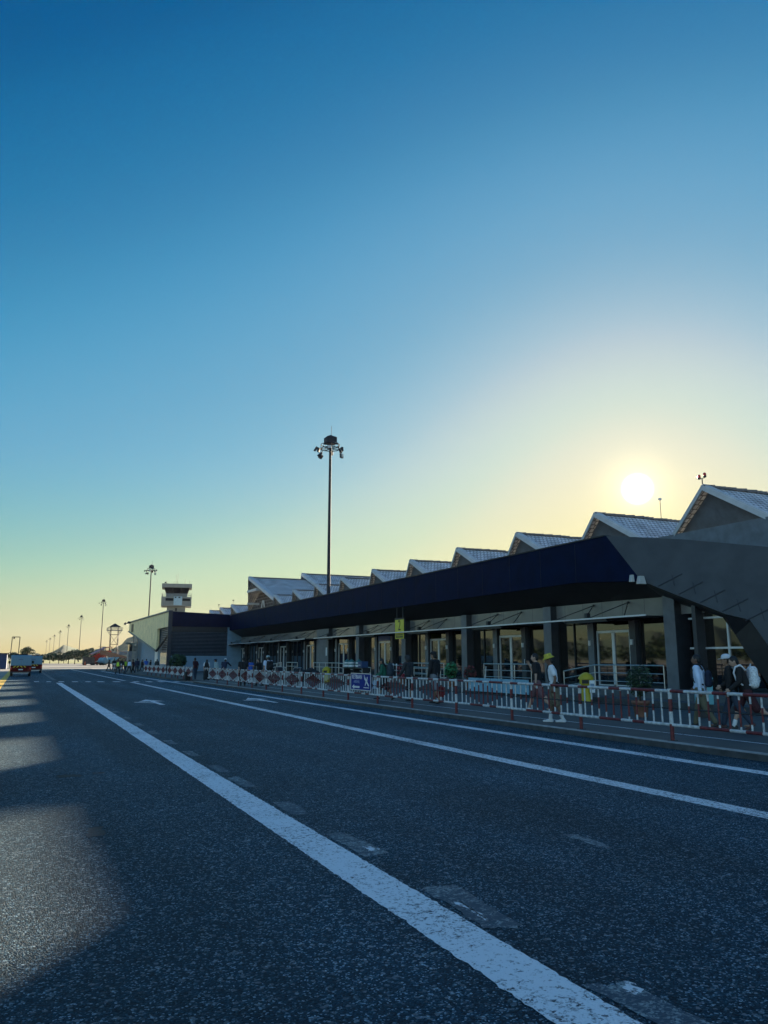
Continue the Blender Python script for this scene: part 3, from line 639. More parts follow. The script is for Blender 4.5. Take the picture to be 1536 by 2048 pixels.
for i, (x, y, h, l) in enumerate(((35.6, 146.2, .9, 'small dish aerial on the roof of the gable just behind the large brown gable'), (35.0, 155.6, .8, 'small dish aerial on the gable second behind the large brown gable'))):
    t = thing('dish_aerial', l, 'aerial', (x, y, 11.7 if i == 0 else 11.5), 0, 'dish aerials on the far gables')
    b = MB(); b.bar((0, 0, 0), (0, 0, h), .03); b.build('mast', M_dsteel, t)
    b = MB(); b.lathe([(.05, 0), (.16, .06), (.22, .16)], (0, 0, h-.1), 12); b.build('dish', M_dsteel, t)

# ------------------------------------------------------------------ louvred building at the end of the terminal
MB.K = 1.403
LO = (17.4, 105.9, 0)
L = thing('louvred_building', 'low block with dark louvres in front and a cream side panel cut to a point', 'building', LO)
X0, X1, Y0, Y1 = 12.4, 19.6, 75.5, 106
b = MB(LO); b.prism([(X0, Y0-.05, 4.72), (X0, Y0-.05, 6.12), (18.1, Y0-.05, 5.93), (18.1, Y0-.05, 4.72)], (0, .3, 0)); b.build('parapet', M_navy, L)
b = MB(LO)
b.prism([(X0-.04, Y0+.02, 6.12), (X0-.04, Y1, 6.3), (X0-.04, Y1, 5.2), (X0-.04, 82.9, 2.6), (X0-.04, 82.4, 2.7), (X0-.04, 82.4, 4.7), (X0-.04, Y0+.02, 4.7)][::-1], (.25, 0, 0))
cl = b.build('side_cladding', M_cream, L)
me = cl.data; u = me.uv_layers.new(name='UVMap')
for p in me.polygons:
    for li in p.loop_indices:
        co = me.vertices[me.loops[li].vertex_index].co; u.data[li].uv = (co.y, co.z+10)
b = MB(LO); b.box(X0-.1, X0-.042, 101.6, 103.2, 5.0, 5.95); b.build('vent_window', M_ink, cl)
b = MB(LO); b.box(X0-.12, X0+.25, Y0-.1, Y0+.02, .12, 6.2); b.build('corner_trim', M_lou, L)
b = MB(LO)
for p, q in (((X0-.08, Y0, 6.14), (X0-.08, Y1, 6.33)), ((X0-.08, Y1, 5.18), (X0-.08, 82.8, 2.56))):
    b.bar(p, q, .09, n=6)
b.build('cladding_edge', M_twr, L)
b = MB(LO); b.box(X0+.9, X1, Y0+.6, Y1-1, .12, 5.5); b.build('wall', M_blue, L)
b = MB(LO); b.box(X0+.25, X1, Y0+.3, Y1, 5.55, 5.7); b.build('roof', M_dsteel, L)
b = MB(LO); b.box(X0+.25, X1, Y0+.0, Y0+.6, .12, 2.0); b.build('front_wall', M_blue, L)
b = MB(LO); b.box(17.95, X1, Y0+.05, Y0+.6, 2.0, 4.72); b.build('corner_pier', M_blue, L)
b = MB(LO); b.box(X0+.3, 17.9, Y0+.25, Y0+.6, 2.0, 4.25, 0)
for i in range(17):
    z = 2.05+i*.13; b.obox(((X0+.3+17.9)/2, Y0+.17, z), (2.74, 0, 0), (0, .07, -.045), (0, .012, .018), 1)
    b.obox(((X0+.3+17.9)/2, Y0+.10, z+.05), (2.74, 0, 0), (0, .012, 0), (0, 0, .012), 2)
b.build('louvre_screen', [M_core, M_lou, M_loul], L)
b = MB(LO); b.box(X0+.3, 17.9, Y0+.05, Y0+.6, 4.25, 4.72); b.build('recess_shade', M_soff, L)  # dark block painted as the shadow under the parapet
# side opening under the cladding: louvre, brace, glass and a white window
b = MB(LO); b.box(X0+.5, X0+.6, 75.8, 82.3, 2.2, 4.7, 0)
for i in range(14):
    z = 2.35+i*.17; b.box(X0+.3, X0+.48, 75.8, 82.3, z, z+.07, 1)
b.build('side_louvre', [M_core, M_loul], L)
b = MB(LO); b.bar((X0, 75.6, 3.95), (X0, 82.6, 2.5), .12, n=6); b.build('brace', M_dsteel, L)
b = MB(LO); b.box(X0+.35, X0+.4, 75.8, 82.2, 1.2, 2.3); b.build('side_glass', mat('teal_glass', (.10, .22, .27), .1, var=.2), L)
b = MB(LO); b.box(X0+.82, X0+.9, 87.0, 89.0, 1.3, 3.0); b.build('window', M_whitep, L)
b = MB(LO)
for i in range(26): b.box(X0+.3, X0+.36, 100.5, 104.5, .4+i*.17, .4+i*.17+.07)
for y in (100.5, 104.5): b.box(X0+.36, X0+.46, y-.05, y+.05, .12, 5.0)
b.build('stair_screen', M_twr, L)
for y in (104.0, 107.5):
    t = MB(LO); t.bar((X0-.1, y, 6.2), (X0-.3, y, 6.35), .04, n=6); t.lathe([(.06, 0), (.2, -.15), (.22, -.3)][::-1], (X0-.35, y, 6.4), 8); t.build('wall_light', M_dsteel, L)
MB.K = 1.0

# ------------------------------------------------------------------ the hazy evening air
if HAZE:
    b = MB(); b.box(-3200, 3200, -60, 3400, -1.5, 112); hz = b.build('haze', None); hz.data.materials.clear()
    hm = bpy.data.materials.new('haze_air'); hm.use_nodes = True; t_ = hm.node_tree; t_.nodes.clear()
    pv = N(t_, 'ShaderNodeVolumePrincipled'); pv.inputs['Color'].default_value = (.92, .93, .95, 1); pv.inputs['Density'].default_value = HAZE; pv.inputs['Anisotropy'].default_value = 0.3
    ou = N(t_, 'ShaderNodeOutputMaterial'); Lk(t_, pv.outputs[0], ou.inputs['Volume']); hz.data.materials.append(hm); tag(hz, kind='stuff')
# ------------------------------------------------------------------ light masts
def mast(x, y, h, label, near):
    t = thing('light_mast', label, 'light mast', (x, y, 0), 0, 'floodlight masts along the apron'); t.scale = (1.364,)*3; h /= 1.364
    b = MB(); b.bar((0, 0, 0), (0, 0, h-1.0), .165, .10, 12); b.bar((0, 0, 0), (0, 0, .5), .25, .25, 12); b.build('pole', M_mast, t)
    z = h-1.05
    b = MB(); n = 14; R = .78
    ring = [V((R*cos(2*pi*i/n), R*sin(2*pi*i/n), z)) for i in range(n)]
    for i in range(n): b.bar(ring[i], ring[(i+1) % n], .035, n=6); b.bar(ring[i]+V((0, 0, .34)), ring[(i+1) % n]+V((0, 0, .34)), .03, n=6)
    for i in range(0, n, 2): b.bar((0, 0, z), ring[i], .03, n=6); b.bar(ring[i], ring[i]+V((0, 0, .34)), .025, n=6)
    b.build('ring_frame', M_mast, t)
    b = MB(); b.prism([(-.42, -.42, z+.42), (.42, -.42, z+.42), (.42, .42, z+.42), (-.42, .42, z+.42)], (0, 0, .52))
    b.add([(-.44, -.44, z+.94), (.44, -.44, z+.94), (.44, .44, z+.94), (-.44, .44, z+.94), (0, 0, z+1.2)], [(0, 1, 4), (1, 2, 4), (2, 3, 4), (3, 0, 4), (3, 2, 1, 0)])
    hd = b.build('head_cabinet', M_mast, t)
    b = MB(); b.bar((.12, .1, z+1.1), (.12, .1, z+2.0), .018, n=6); b.build('lightning_spike', M_mast, hd)
    # floodlights: (angle, radius, dz, tilt)
    lamps = ((200, 1.25, -.12, .5), (170, 1.0, -.05, .2), (150, .95, -.55, .7), (215, 1.0, -.62, .7), (330, 1.12, -.75, .1), (20, 1.0, .05, .1), (350, .85, -.2, .4), (90, .9, -.15, .4), (270, .9, -.1, .4), (300, .95, .25, 1.2))
    for a, r, dz, tl in (lamps if near else lamps[:8:2]):
        a = radians(a)-YAW; d = V((cos(a), sin(a), 0)); c = d*r+V((0, 0, z+dz)); s = V((-sin(a), cos(a), 0)); u = (V((0, 0, 1))*cos(tl)-d*sin(tl)); f = s.cross(u)
        b = MB(); b.obox(c, s*.16, u*.17, f*.085); b.bar(d*.76+V((0, 0, z)), c-f*.05, .025, n=6); b.obox(c+f*.088, s*.14, u*.15, f*.006, 1)
        b.build('floodlamp', [M_mast, M_lampg], t)
ml = ['tall grey floodlight mast rising above the canopy in front of the tiled gables', 'floodlight mast behind the cream building, beside the control tower',
      'floodlight mast beside the open watch tower', 'floodlight mast behind the trees, next one beyond the mast by the watch tower']
for k in range(9):
    y = 80.2+135.7*k
    lab = ml[k] if k < 4 else 'thin far floodlight mast, %s in the receding row' % ('fifth', 'sixth', 'seventh', 'eighth', 'last')[k-4]
    mast(30.0, y, 26.5, lab, k < 2)

# ------------------------------------------------------------------ control tower
M_cab = mat('dark_cab_glass', (.006, .010, .016), .25, var=.2, spec=.15)
t = thing('control_tower', 'white airport control tower with slanted dark cab windows behind the louvred building', 'control tower', (34.3, 200, 0), -radians(10))
b = MB(); b.prism([(-2.2, -2.2, 0), (2.2, -2.2, 0), (2.2, 2.2, 0), (-2.2, 2.2, 0)], (0, 0, 14.6)); b.box(-.25, .25, -2.26, -2.2, 13.3, 14.1, 1); b.build('shaft', [M_twr, M_ink], t)
b = MB(); b.box(-3.6, 3.6, -3.6, 3.6, 14.5, 16.8); lw = b.build('equipment_floor', M_twr, t)
b = MB(); b.box(-2.6, -.7, -3.66, -3.6, 15.75, 16.4); b.box(1.4, 3.3, -3.66, -3.6, 15.75, 16.4); b.build('window', M_cab, lw)
b = MB(); b.box(-.65, 1.35, -3.72, -3.6, 14.7, 16.85); b.box(-.45, -.05, -3.75, -3.71, 16.45, 16.75, 1); b.box(.45, .9, -3.75, -3.71, 16.45, 16.75, 1); b.build('service_panel', [mat('tower_blue_panel', (.36, .48, .54), .6), M_ink], lw)
b = MB()
for i in range(9):
    for x in (-2.6, 1.4): b.box(x+i*.22, x+i*.22+.03, -3.65, -3.6, 14.7, 15.6)
b.build('panel_rib', M_gpan, lw)
b = MB()
for s in (-1, 1):
    for z in (17.2, 17.6):
        b.bar((-3.5, s*3.5, z), (3.5, s*3.5, z), .035, n=6); b.bar((s*3.5, -3.5, z), (s*3.5, 3.5, z), .035, n=6)
    for i in range(8):
        b.bar((-3.5+i, s*3.5, 16.8), (-3.5+i, s*3.5, 17.6), .03, n=5); b.bar((s*3.5, -3.5+i, 16.8), (s*3.5, -3.5+i, 17.6), .03, n=5)
b.build('gallery_railing', M_gpan, t)
b = MB(); b.box(-2.5, 2.5, -2.5, 2.5, 16.8, 17.6); b.build('cab_base', M_twr, t)
b = MB(); lo = [(-2.5, -2.5), (2.5, -2.5), (2.5, 2.5), (-2.5, 2.5)]; hi = [(x*1.2, y*1.2) for x, y in lo]
vs = [(x, y, 17.6) for x, y in lo]+[(x, y, 19.1) for x, y in hi]
b.add(vs, [(i, (i+1) % 4, 4+(i+1) % 4, 4+i) for i in range(4)]); cb = b.build('cab_window', M_cab, t)
b = MB()
for i in range(4):
    for f in (0, .33, .66):
        p = V(vs[i]).lerp(V(vs[(i+1) % 4]), f); q = V(vs[4+i]).lerp(V(vs[4+(i+1) % 4]), f); b.bar(p, q, .05, n=6)
b.build('cab_mullion', M_dsteel, cb)
b = MB(); b.box(-3.6, 3.6, -3.6, 3.6, 19.05, 20.0); b.build('roof', M_twr, t, bevel=.03)
for x, y, h in ((-.3, 0, 2.6), (.1, 0, 3.0), (-.8, .2, .9), (1.9, 1, 1.6), (3.0, .5, 1.2), (-2.6, 0, 1.0)):
    b = MB(); b.bar((x, y, 20), (x, y, 20+h), .05, .025, 6)
    if x == -2.6: b.ball((x-.25, y, 20.55), (.25, .2, .2), 0, 8, 6); b.bar((x, y, 20.5), (x-.25, y, 20.55), .05, n=5)
    b.build('antenna', M_dsteel, t)
# ------------------------------------------------------------------ open watch tower
t = thing('watch_tower', 'open steel watch tower with a small dark pyramid roof', 'watch tower', (25, 250, 0))
b = MB(); r = 1.1
cs = [(-r, -r), (r, -r), (r, r), (-r, r)]
for x, y in cs: b.bar((x, y, 0), (x, y, 11.2), .09, n=6)
for z0, z1 in ((0, 3), (3, 6), (6, 8.9)):
    for i in range(4):
        p, q = cs[i], cs[(i+1) % 4]; b.bar((*p, z0), (*q, z1), .05, n=5); b.bar((*p, z1), (*q, z1), .06, n=5)
b.build('frame', M_dsteel, t)
b = MB(); R = 2.05
for i in range(4):
    p = cs[i]; q = (p[0]*1.86, p[1]*1.86); b.bar((*p, 8.8), (*q, 10.2), .06, n=5)
b.box(-R, R, -R, R, 10.1, 10.25)
b.build('platform', M_gpan, t)
b = MB(); CS = [(-R, -R), (R, -R), (R, R), (-R, R)]
for i in range(4):
    p, q = CS[i], CS[(i+1) % 4]
    for z in (10.6, 10.95): b.bar((*p, z), (*q, z), .04, n=5)
    for f in (0, .25, .5, .75): b.bar((p[0]+(q[0]-p[0])*f, p[1]+(q[1]-p[1])*f, 10.2), (p[0]+(q[0]-p[0])*f, p[1]+(q[1]-p[1])*f, 10.95), .03, n=5)
b.build('railing', M_gpan, t)
b = MB(); R = 1.65; b.add([(-R, -R, 11.2), (R, -R, 11.2), (R, R, 11.2), (-R, R, 11.2), (0, 0, 12.3)], [(0, 1, 4), (1, 2, 4), (2, 3, 4), (3, 0, 4), (3, 2, 1, 0)]); b.build('roof', M_dsteel, t)

# ------------------------------------------------------------------ red and white barriers
PL = 2.85
def make_barrier():
    t = thing('barrier', '', 'barrier', (0, 0, 0), 0)
    b = MB()
    for z0, z1, m in ((0, .32, 1), (.32, .56, 0), (.56, .80, 1), (.80, 1.0, 0)): b.bar((0, 0, z0), (0, 0, z1), .039, n=12, m=m)
    b.box(-.07, .07, -.07, .07, 0, .012, 2); b.build('post', [M_white, M_red, M_dsteel], t)
    for nm, z, r, seq in (('top_rail', .955, .031, (0, 1, 1, 0, 1, 0, 0, 1)), ('bottom_rail', .305, .031, (0, 0, 1, 0, 1, 1, 0, 0))):
        b = MB(); n = len(seq)
        for i, m in enumerate(seq): b.bar((0, .03+(PL-.06)*i/n, z), (0, .03+(PL-.06)*(i+1)/n, z), r, n=10, m=m)
        b.build(nm, [M_white, M_red], t)
    b = MB(); b.bar((0, .03, .62), (0, PL-.03, .62), .016, n=6); b.build('middle_rail', M_dsteel, t)
    for i in range(1, 12):
        y = PL*i/12; k = max(0, 1-abs(i-6)/5.2)*.29; b = MB()
        zs = [(.335, .62-k, 0), (.62-k, .62+k, 1), (.62+k, .925, 0)] if k > .03 else [(.335, .925, 0)]
        for z0, z1, m in zs: b.bar((0, y, z0), (0, y, z1), .0185, n=8, m=m)
        b.build('bar', [M_white, M_red], t)
    return t
proto = make_barrier(); used = False
def barrier(y, label, dx=0, rz=0, group='red and white barriers along the kerb'):
    global used
    o = proto if not used else copy_tree(proto); used = True
    o.location = (11.79+dx, y, .12); o.rotation_euler = (0, 0, rz); o['label'] = label; o['group'] = group
rb = random.Random(4)
ORD = ('third', 'fourth', 'fifth', 'sixth', 'seventh', 'eighth', 'ninth', 'tenth', 'eleventh', 'twelfth', 'thirteenth', 'fourteenth', 'fifteenth', 'sixteenth')
for k in range(16):
    y = 9.25+PL*k
    lab = {0: 'red and white barrier panel nearest the viewer, beside the people with backpacks', 1: 'barrier panel in front of the yellow litter bin and the potted shrub', 2: 'barrier panel in front of the man in the yellow hat'}.get(k)
    if k == 6: lab = 'barrier panel carrying the blue arrivals sign'
    if not lab: lab = 'red and white barrier panel with painted diamond, %s counting from the near end' % ORD[k-2]
    barrier(y, lab, rb.gauss(0, .03), rb.gauss(0, .010))
for k in range(9):
    lab = 'diamond-painted barrier panel in the stretch below the louvres, %s from its near end' % ('first', 'second', 'third', 'fourth', 'fifth', 'sixth', 'seventh', 'eighth', 'ninth')[k]
    barrier(60.9+PL*k, lab, rb.gauss(0, .03), rb.gauss(0, .010), 'barriers below the louvred building')
for k in range(4):
    lab = 'barrier panel of the far short stretch beyond the hi-vis workers, %s from its near end' % ('first', 'second', 'third', 'fourth')[k]
    barrier(106.5+PL*k, lab, rb.gauss(0, .015), 0, 'barriers of the far short stretch')

# ------------------------------------------------------------------ signs
t = thing('arrivals_sign', 'blue sign lettered KETIBAAN with a white arrow and landing plane, hung on the barrier', 'sign', (11.70, 27.67, .86))
b = MB(); b.box(-.012, .012, -.95, .95, -.32, .31); b.build('sign_board', M_sblue, t)
b = MB()
for z in (-.32, .285): b.box(-.022, -.013, -.97, .97, z, z+.03)
for y in (-.97, .94): b.box(-.022, -.013, y, y+.03, -.29, .285)
b.build('sign_frame', M_alu, t)
# text faces the road (-X): local x runs towards -Y
Mx = Matrix(((0, 0, -1, -.016), (-1, 0, 0, 0), (0, 1, 0, 0), (0, 0, 0, 1)))
def on_sign(x, z): return Matrix.Translation((0, -x, z)) @ Mx
text_mesh('KETIBAAN', .23, on_sign(-.36, .165), 'sign_lettering', M_whitep, t, sx=.92)
text_mesh('ARRIVAL', .15, on_sign(-.38, -.01), 'sign_lettering', mat('sign_pale_blue', (.25, .32, .5), .5), t)
def flat(mb, pts, x=-.016, d=.004): mb.prism([(x, -p[0], p[1]) for p in pts], (-d, 0, 0))
b = MB(); flat(b, [(-.82, -.2), (-.62, -.29), (-.62, -.235), (-.1, -.235), (-.1, -.165), (-.62, -.165), (-.62, -.11)]); b.build('arrow', M_whitep, t)
b = MB()   # plane nose-down to the right over a runway line
flat(b, [(.34, .19), (.40, .20), (.78, -.10), (.80, -.15), (.74, -.15), (.36, .10)])
flat(b, [(.50, .07), (.58, .0), (.46, -.14), (.42, -.13)]); flat(b, [(.55, .06), (.63, .0), (.66, .18), (.62, .20)]); flat(b, [(.33, .25), (.37, .25), (.42, .15), (.36, .13)])
b.build('plane_emblem', M_whitep, t)
b = MB(); flat(b, [(.30, -.22), (.80, -.22), (.80, -.19), (.30, -.19)]); b.build('runway_bar', M_whitep, t)

t = thing('door_number_sign', 'yellow hanging sign numbered 2 with a smaller yellow plate beneath it', 'sign', (25.55, 53.0, 4.13)); t.scale = (1.28,)*3
Ms = Matrix(((0, 0, -1, -.045), (-1, 0, 0, 0), (0, 1, 0, 0), (0, 0, 0, 1)))
b = MB(); b.box(-.04, .04, -.58, .58, -.36, .36); bd = b.build('number_board', M_syel, t)
o = text_mesh('2', .86, Ms, 'numeral', M_ink, bd, depth=.005, sx=.85)
b = MB(); b.box(-.04, .04, -.56, .56, -.74, -.41); sb = b.build('lower_plate', M_syel, t)
b = MB(); rn = random.Random(3)
for z, n, w, h in ((-.51, 8, .075, .075), (-.63, 8, .09, .11)):
    for i in range(n):
        y = .42-i*(.84/(n-1)); b.box(-.046, -.041, y-w/2, y+w/2, z-h/2, z+h/2*(1 if rn.random() < .7 else .5))
b.build('plate_marks', M_ink, sb)
b = MB(); b.box(-.02, .02, -.62, .62, -.40, -.37); b.box(-.03, .03, -.63, -.59, -.76, .38); b.box(-.03, .03, .59, .63, -.76, .38); b.box(-.05, .05, -.63, .63, .37, .45)
b.build('sign_bracket', M_dsteel, t)
b = MB()
for y in (-.4, .4): b.bar((0, y, .44), (0, y, 1.12), .03, n=6)
b.build('hanger', M_dsteel, t)

# ------------------------------------------------------------------ litter bins
def bin_(loc, label, slip):
    t = thing('litter_bin', label, 'litter bin', loc, -.62, 'yellow litter bins'); t.scale = (.86,)*3
    b = MB(); b.lathe([(.22, .0), (.235, .04), (.235, .12), (.225, .14), (.245, .74), (.25, .76)], n=24); b.build('drum', M_binY, t)
    b = MB(); b.box(-.27, .27, -.26, .26, .76, .98); b.box(-.19, .10, -.27, -.255, .79, .95, 1); b.build('mouth_box', [M_binY, M_ink], t, bevel=.012)
    b = MB(); b.lathe([(.34, .98), (.34, 1.01), (.30, 1.08), (.23, 1.17), (.12, 1.24), (.03, 1.27)], n=24); b.build('lid', M_binY, t)
    if slip:
        b = MB(); b.box(.12, .34, -.30, -.275, .42, .93); b.box(.15, .31, -.305, -.301, .55, .80, 1); b.build('notice', [M_whitep, M_blue], t)
    return t
bin_((19.25, 23.95, .12), 'yellow dome-lidded litter bin with a white notice behind the near barriers', True)
bin_((18.8, 50.4, .12), 'yellow dome-lidded litter bin farther along beside the steel ramp railings', False)

# ------------------------------------------------------------------ steel railings on the entrance platform
def railing(pts, label, rails=(1.0, .66, .3), zb=.43):
    p0 = V(pts[0]); t = thing('ramp_railing', label, 'railing', p0, 0, 'steel railings before the doors')
    P = [V(p)-p0 for p in pts]
    for z in rails:
        b = MB(); b.path([p+V((0, 0, z)) for p in P], .03 if z == rails[0] else .022, 8); b.build('rail', M_steel, t)
    for p, q in zip(P, P[1:]):
        n = max(1, round((q-p).length/1.6))
        for i in range(n+1):
            if i == 0 and (p-P[0]).length > .01: continue
            c = p.lerp(q, i/n); b = MB(); b.bar(c, c+V((0, 0, rails[0])), .025, n=8); b.build('baluster', M_steel, t)
    return t
for i, (y0, y1, l) in enumerate(((24.9, 29.2, 'steel railing before the nearest door, behind the yellow bin'), (34.2, 38.8, 'steel railing before the second door, behind the man in the yellow hat'), (43.5, 51.5, 'steel railing behind the people in dark clothes'))):
    pts = [(24.0, y0, .43), (24.0, y1, .43)]
    if i == 0: pts = [(24.0, y0, .43), (24.0, y1, .43), (24.0, y1+2.3, .12)]
    if i == 2: pts = [(24.0, y0, .43), (24.0, y1-2, .43)]
    railing(pts, l)
railing([(23.6, 43.2, .12), (23.2, 51.5, .43)], 'long sloping steel ramp railing left of the person in green', (.95, .6))
railing([(23.4, 53.5, .12), (23.4, 60, .43), (23.4, 66, .43)], 'steel ramp railing behind the second yellow bin and the arrivals sign', (.95, .6))
railing([(23.4, 70.5, .43), (23.4, 73.8, .43)], 'short steel railing behind the dark parked trolley', (.95, .6))
railing([(23.0, 74.2, .43), (23.0, 79, .12)], 'far steel ramp railing beside the man with cap and backpack', (.95, .6))

# ------------------------------------------------------------------ boards, boxes, planters, trolleys
for i in range(5):
    t = thing('low_board', 'light blue board in the low row behind the man in black, %s from near end' % ('first', 'second', 'third', 'fourth', 'fifth')[i], 'board', (19.3, 28.2+i*.98, .12), 0, 'light blue boards behind the barrier')
    b = MB(); b.box(-.03, .03, -.45, .45, .12, .72); b.build('panel', M_lblue, t)
    b = MB(); b.box(-.2, .2, -.36, -.30, 0, .05); b.box(-.03, .03, -.36, -.30, .05, .14); b.box(-.2, .2, .30, .36, 0, .05); b.box(-.03, .03, .30, .36, .05, .14); b.build('foot', M_dsteel, t)
t = thing('folding_screen', 'grey blue screen board standing behind the person with the white backpack', 'screen board', (19.0, 14.6, .12), -.6)
b = MB(); b.box(-.9, .9, -.03, .03, .15, 1.12); b.build('panel', mat('screen_blue', (.12, .17, .26), .5), t)
b = MB(); b.box(-.8, -.74, -.2, .2, 0, .05); b.box(.74, .8, -.2, .2, 0, .05); b.box(-.8, -.74, -.025, .025, .05, .16); b.box(.74, .8, -.025, .025, .05, .16); b.build('foot', M_dsteel, t)
t = thing('cool_box', 'cyan box on a stand between the person in pale blue and the white cap', 'box', (17.3, 16.5, .12), -.5)
b = MB(); b.box(-.2, .2, -.2, .2, .35, 1.02); b.build('box_body', M_cyan, t, bevel=.02)
b = MB(); b.box(-.215, .215, -.215, .215, 1.02, 1.08); b.build('lid', M_cyan, t, bevel=.015)
b = MB(); b.box(-.18, .18, -.18, .18, 0, .35); b.build('stand', M_dsteel, t)

def leaf_cloud(mb, c, r, n, size, rn, shell=.55, flat=1.0):
    for _ in range(n):
        while True:
            d = V((rn.uniform(-1, 1), rn.uniform(-1, 1), rn.uniform(-1, 1)))
            if .05 < d.length < 1: break
        d = d.normalized()*(shell+(1-shell)*rn.random()**.5); p = V(c)+V((d.x*r[0], d.y*r[1], d.z*r[2]))
        a = V((rn.gauss(0, 1), rn.gauss(0, 1), rn.gauss(0, 1))).normalized(); b_ = a.orthogonal().normalized(); s = size*rn.uniform(.6, 1.4)
        mb.add([p-a*s, p+b_*s*.45, p+a*s, p-b_*s*.45], [(0, 1, 2, 3)], 0 if rn.random() < .6 else 1)
def pot_plant(loc, label, r, zc, pot_h, n=700, size=.06, mats=None, group=None):
    t = thing('potted_shrub', label, 'potted plant', loc, 0, group); rn = random.Random(int(loc[1]*10))
    b = MB(); b.lathe([(.17, 0), (.22, pot_h*.8), (.25, pot_h*.82), (.25, pot_h), (.21, pot_h), (.2, pot_h*.9)], n=18); b.build('pot', M_terra, t)
    b = MB(); b.bar((0, 0, pot_h*.8), (0, 0, zc), .03, .02, 6); b.build('stem', M_bark, t)
    b = MB(); leaf_cloud(b, (0, 0, zc), (r, r, r*1.25), n, size, rn, .3); b.build('foliage', mats or [M_leafd, M_leaf], t)
pot_plant((15.8, 17.35, .12), 'round dark shrub in a terracotta pot behind the near barrier', .36, .98, .44, 1500, .045)
pot_plant((20.4, 36.2, .20), 'bright green leafy plant in a pot beside the dark bicycle-like frame', .33, .95, .35, 350, .11, [mat('leaf_bright', (.06, .30, .13), .5, var=.3), M_leaf])
pot_plant((20.8, 35.0, .20), 'reddish potted plant next to the bright green one', .34, .75, .35, 420, .07, [mat('leaf_red', (.16, .03, .025), .6, var=.3), M_leafd])
pot_plant((21.2, 43.6, .20), 'red flowering potted plant beside the white stands', .45, .75, .35, 500, .06, [mat('flower_red', (.35, .02, .04), .6), M_leafd])
for i, y in enumerate((44.7, 45.2, 45.7)):
    t = thing('queue_post', 'white queue post beside the red flowers, %s of three' % ('nearest', 'middle', 'farthest')[i], 'queue post', (21.3, y, .2), 0, 'white queue posts')
    b = MB(); b.lathe([(.16, 0), (.16, .03), (.03, .06)], n=14); b.build('base', M_dsteel, t)
    b = MB(); b.bar((0, 0, .05), (0, 0, 1.12), .03, n=10); b.build('post', M_alu, t)
    b = MB(); b.lathe([(.045, 1.1), (.045, 1.2), (.02, 1.22)], n=10); b.build('cap', M_alu, t)
# row of bottles on a stand
t = thing('display_stand', 'dark stand with a flat top carrying boxed goods behind the arrivals sign', 'stand', (21.2, 51.0, .2))
b = MB(); b.box(-.3, .3, -1.8, 1.8, .86, .92); b.build('top', M_dsteel, t)
for y in (-1.7, 0, 1.7):
    b = MB(); b.box(-.25, .25, y-.04, y+.04, 0, .86); b.build('leg', M_dsteel, t)
for i, y in enumerate((52.4, 51.6, 50.3)):
    t = thing('water_bottle', 'large teal water bottle with white label bands, %s on the stand' % ('farthest', 'middle', 'nearest')[i], 'bottle', (21.1, y, 1.12), 0, 'teal water bottles')
    b = MB(); b.lathe([(.2, 0), (.22, .03), (.22, .42), (.1, .50), (.06, .52), (.06, .58)], n=16); b.build('body', mat('teal_plastic', (.03, .14, .14), .3), t)
    b = MB(); b.lathe([(.224, .05), (.224, .18)], n=16); b.lathe([(.224, .27), (.224, .36)], n=16); b.build('label_band', M_whitep, t)
t = thing('storage_crate', 'blue storage crate beside the bottles on the stand', 'crate', (21.1, 49.55, 1.12))
b = MB(); b.box(-.25, .25, -.3, .3, 0, .42); b.build('box_body', mat('crate_blue', (.02, .06, .16), .5), t, bevel=.02)
b = MB(); b.box(-.26, -.252, -.15, .2, .15, .19); b.build('label_band', M_whitep, t)

def trolley(loc, rz, label, group='luggage trolleys'):
    t = thing('luggage_trolley', label, 'trolley', loc, rz, group)
    b = MB(); b.box(-.3, .3, -.5, .45, .22, .27); b.build('platform', M_dsteel, t)
    b = MB()
    for x in (-.28, .28): b.path([(x, -.48, .25), (x, -.62, 1.0), (x, -.72, 1.05)], .02, 6)
    b.bar((-.28, -.72, 1.05), (.28, -.72, 1.05), .025, n=6); b.bar((-.28, -.56, .65), (.28, -.56, .65), .018, n=6)
    b.build('handle_frame', M_steel, t)
    for x, y in ((-.26, -.42), (.26, -.42), (0, .4)):
        b = MB(); b.bar((x-.03, y, .1), (x+.03, y, .1), .1, n=14); b.bar((x, y, .1), (x, y, .23), .02, n=5); b.build('wheel', M_black, t)
    return t
trolley((15.2, 47.2, .12), .4, 'steel luggage trolley standing left of the second yellow bin')
trolley((15.0, 49.6, .12), 2.2, 'steel luggage trolley turned away beside a dark heap of bags')
trolley((15.0, 52.0, .12), 1.0, 'steel luggage trolley nearest the man with cap and backpack')
def suitcase(loc, rz, label, m, h=.66, w=.44):
    t = thing('suitcase', label, 'suitcase', loc, rz, 'suitcases')
    b = MB(); b.box(-w/2, w/2, -.13, .13, .05, .05+h); b.build('shell', m, t, bevel=.04)
    b = MB(); b.path([(-.1, .1, h), (-.1, .1, h+.3), (.1, .1, h+.3), (.1, .1, h)], .012, 6); b.build('handle', M_steel, t)
    for x in (-w/2+.06, w/2-.06):
        for y in (-.1, .1):
            b = MB(); b.bar((x-.015, y, .03), (x+.015, y, .03), .03, n=8); b.build('wheel', M_black, t)
M_bagk = mat('black_bag_fabric', (.012, .012, .014), .7, var=.3, bump=.2); M_bagr = mat('red_bag_fabric', (.22, .012, .015), .7, var=.2)
suitcase((11.9, 62.8, .0), .3, 'black suitcase left of the man in the gap between the barriers', M_bagk)
suitcase((12.75, 59.9, .12), .1, 'black suitcase right of the man in the gap between the barriers', M_bagk)
suitcase((15.2, 49.5, .48), .3, 'dark suitcase lying on the trolley beside the heap of bags', mat('dark_case', (.03, .03, .045), .4))
